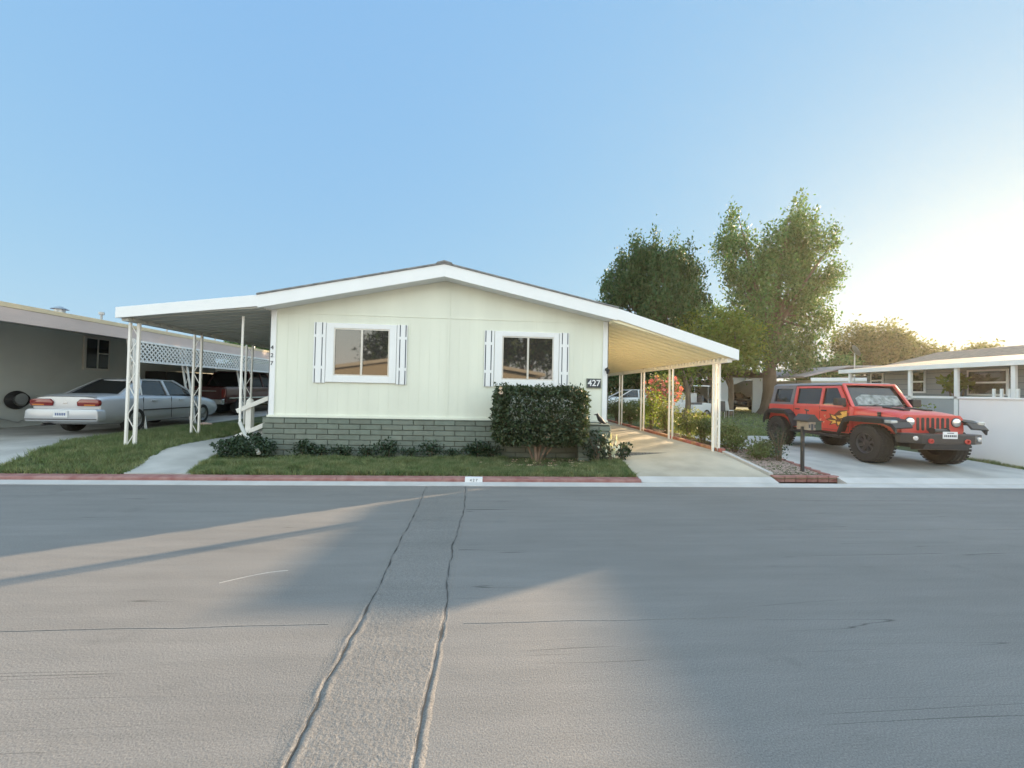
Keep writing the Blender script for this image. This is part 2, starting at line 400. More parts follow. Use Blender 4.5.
# ================================================================== SETTING
mb = MB(); mb.quad((-74, -59, -0.25), (74, -59, -0.25), (74, 94, -0.25), (-74, 94, -0.25))
tag(mb.build('ground', M['earth']), kind='structure')
hz = bpy.data.materials.new('veil_haze'); hz.use_nodes = True  # volume added to imitate the lens veil near the sun
hz.node_tree.nodes.remove(hz.node_tree.nodes['Principled BSDF'])
pv = hz.node_tree.nodes.new('ShaderNodeVolumePrincipled'); pv.inputs['Color'].default_value = (1.0, 0.95, 0.80, 1)
pv.inputs['Density'].default_value = 0.00034; pv.inputs['Anisotropy'].default_value = 0.60
hz.node_tree.links.new(pv.outputs[0], hz.node_tree.nodes['Material Output'].inputs['Volume'])
tag(MB().box(-76, 76, -61, 96, -1.3, 16.6).build('veil_haze', hz), kind='stuff')
X0, X1 = -0.77, -0.27         # trench patch edges
mb = MB()
mb.box(-72, X0, -7.5, 6.269, -0.2, 0.0); mb.box(X1, 72, -7.5, 6.269, -0.2, 0.0)
tag(mb.build('road', M['asphalt']), kind='structure')

# trench patch: rough reworked asphalt with raised, broken seams
def seam(y, k): return (-0.024*(y-2) if k == 1 else 0) + 0.045*noise.noise(Vector((k*7.3, y*0.7, 0))) + 0.018*noise.noise(Vector((k*3.1, y*4.0, 1))) + 0.008*noise.noise(Vector((k*3.1, y*14.0, 1)))
xs = [X0-0.18 + i*0.009 for i in range(int((X1-X0+0.28)/0.009)+1)]
ys = frange(-2.0, 0.9, 0.12)[:-1] + frange(0.9, 4.2, 0.0105)[:-1] + frange(4.2, 6.26, 0.03)
V = []
for y in ys:
    sl = X0 + seam(y, 1); sr = X1 + seam(y, 2) + 0.02
    sr2 = X1 + 0.05 + seam(y, 3)*0.7
    for x in xs:
        d1, d2, d3 = abs(x-sl), abs(x-sr), abs(x-sr2)
        inside_ = 1.0 if sl < x < sr else 0.0
        z = 0.0016
        z += inside_*(0.0016*noise.noise(Vector((x*58, y*58, 0))) + 0.0020*noise.noise(Vector((x*120, y*120, 5))) + 0.0012)
        z += 0.0040*math.exp(-((x-sl+0.022)/0.013)**2)*(0.55+0.9*noise.noise(Vector((x*9, y*9, 2))))
        z += 0.0033*math.exp(-((x-sl-0.030)/0.012)**2)*(0.6+0.9*noise.noise(Vector((x*9, y*8, 3))))
        z += 0.0055*math.exp(-((x-sr-0.026)/0.014)**2)*(0.55+0.9*noise.noise(Vector((x*9, y*9, 4))))
        z += 0.0033*math.exp(-(d3/0.010)**2)*(0.4+0.9*noise.noise(Vector((x*8, y*7, 6))))
        ck = 0.013*(1.0 if y < 5 else 0.9)
        z -= 0.009*math.exp(-(d1/(0.004+0.002*abs(noise.noise(Vector((0, y*5, 9))))))**2)
        z -= 0.012*math.exp(-(d2/(0.005+0.005*abs(noise.noise(Vector((0, y*5, 8))))))**2)
        # feather to the road at both sides
        e = min((x-xs[0])/0.10, (xs[-1]-x)/0.05) - 0.3*(1+noise.noise(Vector((0, y*9, x > -.5)))) 
        if e < 1: z = z*max(0, e) + (-0.0015)*(1-max(0, e))
        V.append((x, y, z))
nx = len(xs); F = [(j*nx+i, j*nx+i+1, (j+1)*nx+i+1, (j+1)*nx+i) for j in range(len(ys)-1) for i in range(nx-1)]
# close off below so the seam has dark depth
o = nmesh('road_patch', V, F, M['patch'], smooth=False); tag(o, kind='structure')
mb = MB()
for k_, base, off_ in ((1, X0, 0.0), (2, X1, 0.02)):
    yy_ = frange(0.9, 6.25, 0.03)
    for ya_, yb_ in zip(yy_, yy_[1:]):
        wa = max(.001, 0.003+0.010*noise.noise(Vector((k_, ya_*7, 9)))); wb = max(.001, 0.003+0.010*noise.noise(Vector((k_, yb_*7, 9))))
        xa_, xb_ = base+off_+seam(ya_, k_), base+off_+seam(yb_, k_)
        mb.quad((xa_-wa, ya_, .0040), (xa_+wa, ya_, .0040), (xb_+wb, yb_, .0040), (xb_-wb, yb_, .0040))
tag(mb.build('road_crack', mat('crack_dark', (0.05, 0.048, 0.045), 0.9), fix=False), kind='structure')
# thin raised joint line that crosses the street
mb = MB()
def line_strip(mb, pts, w, z=0.0015):
    w *= 0.3
    for a, b in zip(pts, pts[1:]):
        mb.bar((a[0], a[1], z-0.004), (b[0], b[1], z-0.004), w, 0.008)
def wob(x0, x1, y0, y1, amp, st=0.15, seed=0):
    n = max(2, int(abs(x1-x0)/st)); return [(x0+(x1-x0)*i/n, y0+(y1-y0)*i/n + amp*noise.noise(Vector((i*0.35, seed, 0)))) for i in range(n+1)]
line_strip(mb, wob(-6.0, -0.98, 2.62, 2.62, 0.02, seed=1), 0.006)
line_strip(mb, wob(-0.10, 1.9, 2.60, 2.60, 0.015, seed=2), 0.006)
if 0: line_strip(mb, wob(1.6, 3.3, 2.02, 2.0, 0.02, seed=3), 0.007)
if 0: line_strip(mb, wob(0.0, 1.3, 1.78, 1.86, 0.02, seed=4), 0.007)
if 0: line_strip(mb, wob(2.4, 6.5, 2.78, 2.95, 0.03, seed=5), 0.008)
line_strip(mb, wob(3.2, 7.5, 4.3, 4.25, 0.03, seed=6), 0.012)
line_strip(mb, wob(4.5, 11, 5.5, 5.45, 0.03, seed=7), 0.012)
line_strip(mb, wob(-5.2, -3.0, 1.75, 1.9, 0.04, seed=8), 0.005)
tag(mb.build('road_seal_lines', M['tar']), kind='structure')
# curved pale scrape
mb = MB(); pts = [(-2.03+0.42*t, 3.19+0.20*math.sin(t*1.45), 0) for t in [i/14 for i in range(15)]]
line_strip(mb, [(p[0], p[1]) for p in pts], 0.014, 0.0025)
tag(mb.build('road_scrape', M['gutter']), kind='structure')

# gutter, kerb
mb = MB()
mb.add([(-72, 6.27, -0.2), (72, 6.27, -0.2), (72, 6.45, -0.2), (-72, 6.45, -0.2), (-72, 6.27, 0.008), (72, 6.27, 0.008), (72, 6.45, 0.028), (-72, 6.45, 0.028)],
       [(0,3,2,1),(4,5,6,7),(0,1,5,4),(1,2,6,5),(2,3,7,6),(3,0,4,7)])
tag(mb.build('gutter', M['gutter']), kind='structure')
mb = MB()
def kerb_seg(a, b): mb.prism([(6.451, -0.1), (6.455, 0.062), (6.475, 0.078), (6.635, 0.083), (6.635, -0.1)], 'x', a, b)
for i in range(14): kerb_seg(-21.0+i*1.695, -21.0+i*1.695+1.689)
tag(mb.build('kerb', M['kerb_red']), kind='structure')
# apron of the driveways between gutter and yard
mb = MB()
mb.hexa([(2.74, 6.453, -0.1), (5.22, 6.453, -0.1), (5.22, 6.645, -0.1), (2.74, 6.645, -0.1), (2.74, 6.453, 0.035), (5.22, 6.453, 0.035), (5.22, 6.645, 0.095), (2.74, 6.645, 0.095)])
mb.hexa([(6.5, 6.453, -0.1), (11.4, 6.453, -0.1), (11.4, 6.645, -0.1), (6.5, 6.645, -0.1), (6.5, 6.453, 0.035), (11.4, 6.453, 0.035), (11.4, 6.645, 0.095), (6.5, 6.645, 0.095)])
tag(mb.build('driveway_apron', M['gutter']), kind='structure')

# yard (one sheet) and its paved areas
xs = frange(-72, -16, 4)[:-1] + frange(-16, 16, 0.2)[:-1] + frange(16, 72, 4)
ysn = [6.625] + frange(6.7, 9.0, 0.1)[:-1] + frange(9.0, 34, 0.5)[:-1] + frange(34, 92, 8)
tag(terrain('yard', xs, ysn, M['lawn']), kind='structure')
mb = MB(); mb.box(-72, 72, -57, -7.5, -0.2, 0.05); tag(mb.build('yard_across', M['lawn']), kind='structure')
tag(ribbon('left_driveway', [(-17, 6.648), (-17, 24)], [(-7.8, 6.648), (-8.15, 7.6), (-8.95, 9.2), (-8.9, 24)], M['concrete'], 0.02, cross=40), kind='structure')
tag(ribbon('path', [(-5.75, 6.648), (-5.98, 7.3), (-6.2, 7.9), (-6.15, 9.4), (-6.15, 22)], [(-4.72, 6.648), (-4.95, 7.2), (-5.12, 7.9), (-5.1, 9.4), (-5.1, 22)], M['concrete'], 0.02, cross=12), kind='structure')
tag(ribbon('carport_driveway', [(2.72, 6.648), (2.95, 8.0), (2.72, 8.35), (2.72, 22)], [(5.22, 6.648), (5.25, 8.0), (5.28, 8.35), (5.28, 22)], M['concrete_tan'], 0.02, cross=20), kind='structure')
tag(ribbon('neighbour_driveway', [(6.5, 6.648), (6.5, 12.6)], [(11.4, 6.648), (11.4, 12.6)], M['concrete'], 0.02, cross=16), kind='structure')
# expansion joints on the carport driveway
mb = MB()
for y in (8.3, 11.3, 14.3, 17.3): mb.box(2.75, 5.26, y, y+0.015, g(4, y)-0.05, g(4, y)+0.0245)
tag(mb.build('driveway_joints', M['tar']), kind='structure')

# grass blades ------------------------------------------------------------
def grass(name, n, region, xr, yr, h=0.05, w=0.006, label=None, m='grass', tuft=3):
    cnt = 0; P = []
    xsr = rng.uniform(xr[0], xr[1], n); ysr = rng.uniform(yr[0], yr[1], n)
    for x, y in zip(xsr, ysr):
        if region(x, y):
            if noise.noise(Vector((x*1.6, y*2.2, 0.3))) + 0.25*noise.noise(Vector((x*7, y*7, 0.3))) < -0.27 and random.random() < 0.8: continue
            P.append((x, y, g(x, y)))
    P = np.repeat(np.array(P), tuft, axis=0); k = len(P)
    P[:, :2] += rng.normal(0, 0.010, (k, 2))
    hh = h*(0.45+0.9*rng.random(k))*np.array([1+1.3*max(0, noise.noise(Vector((p_[0]*2.3, p_[1]*3.1, 4.0)))) for p_ in P]); ang = rng.random(k)*2*np.pi; lean = rng.normal(0, 0.45, (k, 2))*hh[:, None]
    dx = np.cos(ang)*w*(0.7+0.6*rng.random(k)); dy = np.sin(ang)*w
    a = P + np.stack([dx, dy, 0*dx], 1); b = P - np.stack([dx, dy, 0*dx], 1)
    t = P + np.stack([lean[:, 0], lean[:, 1], hh], 1)
    V = np.stack([a, b, t], 1).reshape(-1, 3); F = np.arange(3*k).reshape(k, 3)
    o = nmesh(name, V, F, M[m]); return tag(o, label, 'grass', kind='stuff')
def xl_path(y): return np.interp(y, [6.65, 7.3, 7.9, 9.4], [-5.75, -5.98, -6.2, -6.15])
def xr_path(y): return np.interp(y, [6.65, 7.2, 7.9, 9.4], [-4.72, -4.95, -5.12, -5.1])
def xdl(y): return np.interp(y, [6.8, 7.6, 9.2, 24], [-7.8, -8.15, -8.95, -8.9])
grass('grass', 46000, lambda x, y: xdl(y)-0.03 < x < xl_path(y)+0.05, (-9.4, -5.7), (6.64, 12.5), 0.075, 0.006,
      'green turf between silver sedan driveway and front path')
def reg_r(x, y):
    if x < xr_path(y)-0.05 or x > np.interp(y, [6.8, 8.1], [2.70, 2.92]): return False
    if 0.45 < x < 2.2 and y > 7.42+0.12*math.sin(x*5) and random.random() < 0.80: return False
    return y < 7.98
grass('grass', 60000, reg_r, (-5.2, 2.95), (6.64, 8.0), 0.062, 0.006, 'front strip of turf below painted block skirt')
grass('grass', 12000, lambda x, y: y > 12.7 or x > 11.5, (6.5, 30), (10.5, 33), 0.08, 0.02, 'wide back lawn in front of big tree and shed', tuft=4)
grass('grass', 9000, lambda x, y: True, (-17, -9.3) if False else (11.45, 16), (6.66, 8.6), 0.06, 0.007, 'verge of sparse turf below white masonry fence', tuft=3)
grass('grass', 5000, lambda x, y: True, (6.6, 11.4), (12.7, 16.5), 0.06, 0.009, 'turf just behind the parked red off-roader', tuft=3)

# mulch, petals and gravel
def chips(name, n, fx, size, m, label, cat, z=0.012, flat=0.3):
    mb = MB()
    for _ in range(n):
        x, y = fx(); s = size*random.uniform(0.5, 1.3); a = random.random()*6.28; zz = g(x, y)+z*random.random()
        c, d = math.cos(a)*s, math.sin(a)*s
        q = s*flat
        mb.hexa([(x-c, y-d, zz), (x+d*.5, y-c*.5, zz), (x+c, y+d, zz), (x-d*.5, y+c*.5, zz), (x-c*.8, y-d*.8, zz+q), (x+d*.4, y-c*.4, zz+q*1.2), (x+c*.7, y+d*.7, zz+q), (x-d*.4, y+c*.4, zz+q*.8)])
    return tag(mb.build(name, m, fix=False), label, cat, kind='stuff')
chips('mulch', 2600, lambda: (random.gauss(1.15, 0.55), random.uniform(7.40, 8.0)), 0.028, M['mulch'], 'brown bark mulch spread under clipped camellia hedge', 'mulch')
chips('gravel', 2600, lambda: (random.uniform(5.42, 6.42), random.uniform(6.84, 9.0)), 0.022, M['gravel'], 'pinkish gravel filling planting strip round house-shaped mailbox', 'gravel')
chips('mulch', 1400, lambda: (random.uniform(5.42, 6.42), random.uniform(8.2, 14.0)), 0.03, M['mulch'], 'dry leaf litter beneath roses beside carport driveway', 'mulch')

# ================================================================== MOBILE HOME
HX0, HX1, HY0, HY1 = -4.37, 2.65, 8.2, 27.5
RX = -0.86
home = thing('mobile_home', 'pale green double-wide mobile home with white gable trim and grey block skirt', 'mobile home', (-0.86, 8.2, 0))
SB = 0.95                                 # bottom of siding
mb = MB()
mb.prism([(HX0, SB), (HX1, SB), (HX1, 3.14), (RX, 3.88), (HX0, 3.14)], 'y', HY0, HY1)
wall = mb.build('wall', M['wall'], home)
# panel seams: thin battens
mb = MB()
mb.box(-0.80, -0.755, HY0-0.010, HY0-0.001, SB, 3.87)
mb.box(HX0+.1, -0.80, HY0-0.008, HY0-0.001, 3.05, 3.07); mb.box(-0.755, HX1-.1, HY0-0.008, HY0-0.001, 3.05, 3.07)
mb.build('batten', M['wall'], home)
mb = MB()
for x in frange(HX0+0.12, HX1-0.12, 0.2032):
    if -0.85 < x < -0.72: continue
    mb.box(x-0.002, x+0.002, HY0-0.0022, HY0-0.0005, SB+0.02, 3.04)
mb.build('siding_groove', mat('groove', (0.69, 0.71, 0.60), 0.8), home)
mb = MB(); mb.box(HX0-0.03, HX1+0.03, HY0-0.03, HY0-0.001, SB-0.03, SB+0.012); mb.build('base_trim', M['wall'], home)
# corner boards
for x0, x1 in ((HX0-0.02, HX0+0.10), (HX1-0.10, HX1+0.02)):
    mb = MB(); mb.box(x0, x1, HY0-0.022, HY0-0.001, SB, 3.10); mb.box(x0 if x0 < 0 else x1-0.02, (x0+0.02) if x0 < 0 else x1, HY0-0.022, HY0+0.10, SB, 3.10)
    cb = mb.build('corner_board', M['trim'], home, 0.004)
    if x0 < 0:
        for k, ch in enumerate('427'):
            text('house_digit', ch, 0.115, Vector((HX0+0.035, HY0-0.026, 2.33-0.16*k)), FACE_FRONT, M['ink'], cb, 0.004)
# roof
OV = 0.34; FY = HY0-OV                     # rake overhang
def roof_z(x): return 4.095 - abs(x-RX)*0.213
mb = MB()
for s in (-1, 1):
    xe = RX + s*3.56
    mb.prism([(RX, roof_z(RX)-0.245), (xe, roof_z(xe)-0.245), (xe, roof_z(xe)+0.0), (RX, roof_z(RX)+0.0)], 'y', FY+0.02, HY1+0.3)
mb.build('roof_deck', M['trim'], home)
mb = MB()
for s in (-1, 1):
    xe = RX + s*3.62
    mb.prism([(RX, roof_z(RX)+0.004), (xe, roof_z(xe)+0.004), (xe, roof_z(xe)+0.032), (RX, roof_z(RX)+0.036)], 'y', FY-0.045, HY1+0.34)
    # shingle butt lines
rs = mb.build('roof', M['shingle'], home)
mb = MB(); mb.prism([(RX-0.17, roof_z(RX)-0.012), (RX, roof_z(RX)+0.038), (RX+0.17, roof_z(RX)-0.012), (RX+0.15, roof_z(RX)+0.025), (RX, roof_z(RX)+0.068), (RX-0.15, roof_z(RX)+0.025)], 'y', FY-0.06, HY1+0.34)
mb.build('ridge_cap', M['shingle'], home)
for s in (-1, 1):
    xe = RX + s*3.60
    mb = MB(); mb.prism([(RX, roof_z(RX)-0.255), (xe, roof_z(xe)-0.255), (xe, roof_z(xe)-0.0), (RX, roof_z(RX)-0.0)], 'y', FY-0.025, FY+0.02)
    mb.build('fascia', M['trim'], home, 0.003)
# skirt of slump blocks: real courses
def block_wall(mb, x0, x1, y, z0, z1, course=0.108, length=0.43, proud=0.03, axis='x', sgn=-1):
    r = 0; z = z1
    while z > z0:
        za = max(z-course+0.012, z0); off = (r % 2)*length/2
        a = x0-off if axis == 'x' else x0-off
        while a < x1:
            p, q = max(a, x0), min(a+length-0.012, x1)
            if q-p > 0.03:
                pr = proud + random.uniform(-0.004, 0.006); j = random.uniform(-0.003, 0.003)
                if axis == 'x': mb.hexa([(p, y+sgn*pr, za+j), (q, y+sgn*pr, za-j), (q, y, za), (p, y, za), (p, y+sgn*pr*.9, z+j), (q, y+sgn*pr*.9, z), (q, y, z), (p, y, z)])
                else: mb.hexa([(y, p, za), (y+sgn*pr, p, za+j), (y+sgn*pr, q, za-j), (y, q, za), (y, p, z), (y+sgn*pr*.9, p, z), (y+sgn*pr*.9, q, z), (y, q, z)])
            a += length
        z -= course; r += 1
    return mb
mb = MB(); mb.box(HX0-0.06, HX1, HY0-0.03, HY0+0.1, -0.1, SB-0.032); mb.box(HX0-0.06, HX0+0.1, HY0+0.1, HY1, -0.1, SB-0.032); mb.box(HX1-0.1, HX1, HY0+0.1, HY1, -0.1, SB-0.032)
sk = mb.build('skirt', M['mortar'], home)
mb = MB(); block_wall(mb, HX0-0.09, HX1, HY0-0.031, -0.02, SB-0.055, proud=0.030); block_wall(mb, HY0-0.03, HY0+1.6, HX0-0.061, -0.02, SB-0.055, axis='y', proud=0.03)
block_wall(mb, HY0-0.03, HY0+8, HX1+0.001, -0.02, SB-0.055, axis='y', proud=0.02, sgn=1)
mb.box(HX0-0.10, HX1+0.02, HY0-0.068, HY0-0.032, SB-0.052, SB-0.031)
b = mb.build('block', M['block'], sk, 0.008, segs=1)
# windows with plank shutters
def window(x0, x1, z0, z1, fx0, fx1, fz0, fz1, sh):
    y = HY0
    mb = MB(); t = 0.035
    mb.box(fx0, x0, y-t, y-.001, fz0, fz1); mb.box(x1, fx1, y-t, y-.001, fz0, fz1)
    mb.box(x0, x1, y-t, y-.001, z1, fz1); mb.box(x0, x1, y-t, y-.001, fz0, z0)
    w = mb.build('window', M['trim'], home, 0.004)
    mb = MB(); a = 0.028; xm = (x0+x1)/2
    for q in ((x0, x0+a), (x1-a, x1), (xm-0.02, xm+0.02)): mb.box(q[0], q[1], y-0.026, y-0.004, z0, z1)
    mb.box(x0+a, xm-.02, y-0.024, y-0.004, z1-a, z1); mb.box(xm+.02, x1-a, y-0.024, y-0.004, z1-a, z1)
    mb.box(x0+a, xm-.02, y-0.024, y-0.004, z0, z0+a); mb.box(xm+.02, x1-a, y-0.024, y-0.004, z0, z0+a)
    mb.build('sash', M['alu'], w)
    for q0, q1 in ((x0+a, xm-0.02), (xm+0.02, x1-a)):
        mb = MB(); mb.box(q0, q1, y-0.010, y-0.003, z0+a, z1-a); mb.build('pane', M['glass'], w)
    for (s0, s1) in sh:
        # boards with narrow slots, two battens
        mb = MB(); W = s1-s0; n = 3; gp = 0.022; bw = [0.17, 0.52, 0.31] if s0 < x0 else [0.31, 0.52, 0.17]; x = s0
        for k in range(3):
            wd = bw[k]*W; mb.box(x+gp/2, x+wd-gp/2, y-0.033, y-.012, fz0-0.02, fz1+0.01); x += wd
        for zz in (fz0+0.30, fz1-0.27): mb.box(s0+0.014, s1-0.014, y-0.031, y-0.014, zz-0.03, zz+0.03)
        s = mb.build('shutter', M['trim'], home, 0.002)
        mb = MB(); mb.box(s0+gp/2+.004, s1-gp/2-.004, y-0.0118, y-.0085, fz0-0.015, fz1+0.005); mb.build('shutter_back', M['gap'], s)
window(-3.12, -1.99, 1.79, 2.775, -3.27, -1.85, 1.655, 2.875, [(-3.53, -3.27), (-1.85, -1.62)])
window(0.36, 1.47, 1.79, 2.72, 0.20, 1.58, 1.655, 2.82, [(-0.03, 0.20), (1.58, 1.81)])
# number sign on the front wall
mb = MB(); mb.box(2.20, 2.52, HY0-0.032, HY0-0.002, 1.65, 1.86)
ns = mb.build('number_sign', M['block'], home, 0.004)
mb = MB(); mb.box(2.22, 2.50, HY0-0.038, HY0-0.032, 1.67, 1.84); mb.build('sign_face', M['ink'], ns)
text('sign_digits', '427', 0.185, Vector((2.36, HY0-0.041, 1.755)), FACE_FRONT, M['plate'], ns, 0.002, bold=0.003)
# small dark porch light on the right corner board
mb = MB(); mb.lathe([(0, 0.035), (0.02, 0.035), (0.025, 0.02)], (2.63, HY0-0.045, 2.06), 'y', 10)
mb.tube([(2.63, HY0-0.045, 2.06), (2.63, HY0-0.10, 2.10), (2.63, HY0-0.13, 2.06)], 0.012, 6)
mb.lathe([(0, 0.028), (0.09, 0.045), (0.10, 0.02)], (2.63, HY0-0.13, 1.96), 'z', 10)
mb.build('porch_light', M['black'], home)
# side window and door on the carport side
for (ya, yb, za, zb, nm) in ((10.2, 11.4, 1.8, 2.6, 'side_window'), (14.0, 15.2, 1.8, 2.6, 'side_window')):
    mb = MB(); mb.box(HX1+.001, HX1+0.03, ya, yb, za, zb); w = mb.build(nm, M['trim'], home)
    mb = MB(); mb.box(HX1+.03, HX1+0.034, ya+.06, yb-.06, za+.06, zb-.06); mb.build('pane', M['glass'], w)

# planter pillar of the same block, standing at the corner
mb = MB(); mb.box(1.98, 2.60, 7.83, 8.12, -0.05, 0.885)
pil = mb.build('block_planter', M['mortar']); tag(pil, 'low painted block planter pillar at driveway corner of pale green home', 'planter')
ORG[pil.name] = (0, 0, 0)
mb = MB(); block_wall(mb, 1.95, 2.63, 7.829, -0.02, 0.86, proud=0.03); block_wall(mb, 7.80, 8.12, 2.601, -0.02, 0.86, axis='y', sgn=1, proud=0.03)
mb.box(1.94, 2.64, 7.79, 8.12, 0.886, 0.905)
mb.build('block', M['block'], pil, 0.008, segs=1)

# ================================================================== CARPORT AWNINGS
def lattice_post(parent, x, y, z0, z1, wd=0.17, r=0.02, lean=0.0, name='post', m='trimw', zig=True, ax='x', flip=1):
    mb = MB(); dx, dy = (wd/2, 0) if ax == 'x' else (0, wd/2)
    def P(s, z): t = (z-z0)/(z1-z0); return (x+s*dx+lean*t, y+s*dy, z)
    for s in ((-1, 1) if wd > 0 else (0,)): mb.bar(P(s, z0), P(s, z1), r*2, r*2, (0, 1, 0))
    if zig:
        n = max(4, int((z1-z0)/0.30)); 
        for k in range(n):
            za, zb = z0+(z1-z0)*k/n, z0+(z1-z0)*(k+1)/n; s = flip if k % 2 else -flip
            if wd > 0.1: mb.bar(P(s*0.85, za+.02), P(-s*0.85, zb-.02), 0.013, 0.010, (0, 1, 0))
    mb.box(x-dx-0.05, x+dx+0.05, y-dy-0.05, y+dy+0.05, z0-0.03, z0+0.008)
    return mb.build(name, M[m], parent)

def pan_deck(mb, xa, za, xb, zb, y0, y1, pitch_=0.305, t=0.035):
    """ribbed roof pans that run from house to eave: underside is flat with seams"""
    mb.hexa([(xa, y0, za), (xb, y0, zb), (xb, y1, zb), (xa, y1, za), (xa, y0, za+t), (xb, y0, zb+t), (xb, y1, zb+t), (xa, y1, za+t)])
    for y in frange(y0+0.15, y1-0.05, pitch_):
        mb.hexa([(xa, y-0.012, za-0.016), (xb, y-0.012, zb-0.016), (xb, y+0.012, zb-0.016), (xa, y+0.012, za-0.016), (xa, y-0.012, za-.001), (xb, y-0.012, zb-.001), (xb, y+0.012, zb-.001), (xa, y+0.012, za-.001)])

# right awning (warm light under it)
cr = thing('carport', 'sloping white carport awning on lattice posts over right driveway beside home', 'carport', (5.25, 8.3, 0))
AYR = 16.9
xa, za, xb, zb = HX1+0.02, 3.05, 5.34, 2.345
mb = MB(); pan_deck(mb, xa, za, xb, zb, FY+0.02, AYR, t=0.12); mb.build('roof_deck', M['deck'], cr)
mb = MB(); x0r = RX+3.60
def zt(x): return roof_z(RX+3.60) - (x-(RX+3.60))*(roof_z(RX+3.60)-2.535)/(5.41-(RX+3.60))
mb.prism([(x0r+.001, zt(x0r)-0.235), (5.41, zt(5.41)-0.225), (5.41, zt(5.41)), (x0r+.001, zt(x0r))], 'y', FY-0.02, FY+0.018)
mb.build('front_fascia', M['trim'], cr, 0.003)
mb = MB(); mb.box(5.37, 5.41, FY+0.02, AYR, zt(5.4)-0.20, zt(5.4)-0.01); mb.box(5.31, 5.41, FY+0.02, AYR, zt(5.4)-0.215, zt(5.4)-0.20)
mb.build('eave_gutter', M['trimw'], cr)
mb = MB(); mb.box(5.20, 5.305, FY+0.06, AYR-.1, 2.27, 2.355)
for y in frange(FY+0.15, AYR-.2, 0.1525): mb.box(5.17, 5.199, y, y+0.07, 2.31, 2.38)
mb.build('beam', M['trimw'], cr)
for i, y in enumerate((8.38, 10.5, 12.45, 14.5, 16.7)):
    lattice_post(cr, 5.25, y, g(5.25, y), 2.27, 0.14 if i < 1 else 0.10, flip=1 if i % 2 else -1)
    if i == 0: lattice_post(cr, 5.32, y+0.12, g(5.3, y), 2.27, 0.0, 0.02)
# left awning
cl = thing('carport', 'flatter white awning with ribbed grey underside over front path left of home', 'carport', (-7.1, 8.2, 0))
AYL = 17.5
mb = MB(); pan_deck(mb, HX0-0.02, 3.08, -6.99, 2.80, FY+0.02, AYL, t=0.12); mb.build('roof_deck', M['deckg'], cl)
mb = MB(); x0l = RX-3.60
def ztl(x): return roof_z(x0l) - (x0l-x)*(roof_z(x0l)-2.985)/(x0l+7.05)
mb.prism([(x0l-.001, ztl(x0l)-0.225), (-7.05, ztl(-7.05)-0.205), (-7.05, ztl(-7.05)), (x0l-.001, ztl(x0l))], 'y', FY-0.02, FY+0.018)
mb.build('front_fascia', M['trim'], cl, 0.003)
mb = MB(); mb.box(-7.05, -7.01, FY+0.02, AYL, 2.79, 2.97); mb.build('eave_gutter', M['trimw'], cl)
mb = MB(); mb.box(-7.00, -6.88, FY+0.06, AYL-.1, 2.74, 2.80)
for y in frange(FY+0.15, AYL-.2, 0.305): mb.box(-6.875, -6.85, y, y+0.16, 2.75, 2.81)
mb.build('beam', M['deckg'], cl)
for i, y in enumerate((8.15, 9.85, 11.9, 14.5, 17.2)):
    lattice_post(cl, -6.95, y, g(-6.95, y), 2.74, 0.17 if i < 3 else 0.13, flip=-1 if i % 2 else 1, lean=0.0)
    if i == 0: lattice_post(cl, -6.99, y+0.13, g(-7, y), 2.74, 0.0, 0.02)

# porch handrail on the left side and grey downspout
hr = thing('porch_handrail', 'white wooden porch handrail with newel post left of block skirt', 'handrail', (-5.0, 9.6, 0.2))
mb = MB(); mb.box(-5.33, -5.21, 9.05, 9.18, 0.15, 1.17); mb.lathe([(0, 0.07), (0.03, 0.075), (0.09, 0.03), (0.11, 0.0)], (-5.27, 9.115, 1.17), 'z', 12)
mb.build('newel_post', M['trimw'], hr, 0.006)
for za, zb in ((1.00, 1.42), (0.42, 0.86)):
    mb = MB(); mb.bar((-5.50, 9.03, za-.03), (-4.50, 9.03, zb), 0.045, 0.095); mb.build('rail', M['trimw'], hr, 0.004)
mb = MB(); mb.bar((-5.0, 9.115, .3), (-4.55, 9.115, .3), 0.5, 0.25); mb.box(-5.05, -4.46, 9.1, 10.3, 0.1, 0.55); mb.box(-4.80, -4.46, 9.3, 10.3, 0.55, 0.78); mb.build('step', M['concrete'], hr)
ds = MB(); ds.tube([(-4.90, 8.15, 0.80), (-4.72, 8.02, 0.58), (-4.34, 7.75, 0.34), (-4.24, 7.66, 0.26)], 0.035, 8)
o = ds.build('drain_pipe', M['deckg'], smooth=True); tag(o, 'pale grey drain pipe slanting down into ivy at skirt corner', 'pipe')
o2 = MB().tube([(-4.90, 8.15, 0.79), (-4.92, 8.17, 1.5), (-4.92, 8.18, 2.95)], 0.022, 8).build('pipe_riser', M['trimw'], o, smooth=True)

# kerb number plate
mb = MB(); mb.box(-0.285, 0.005, 6.435, 6.55, 0.02, 0.094)
kp = mb.build('kerb_number_plate', M['plate'], bevel=0.003); tag(kp, 'small white number plate 427 fixed on red kerb', 'number plate')
text('plate_digits', '4 2 7', 0.062, Vector((-0.14, 6.433, 0.057)), FACE_FRONT, M['ink'], kp, 0.0015)

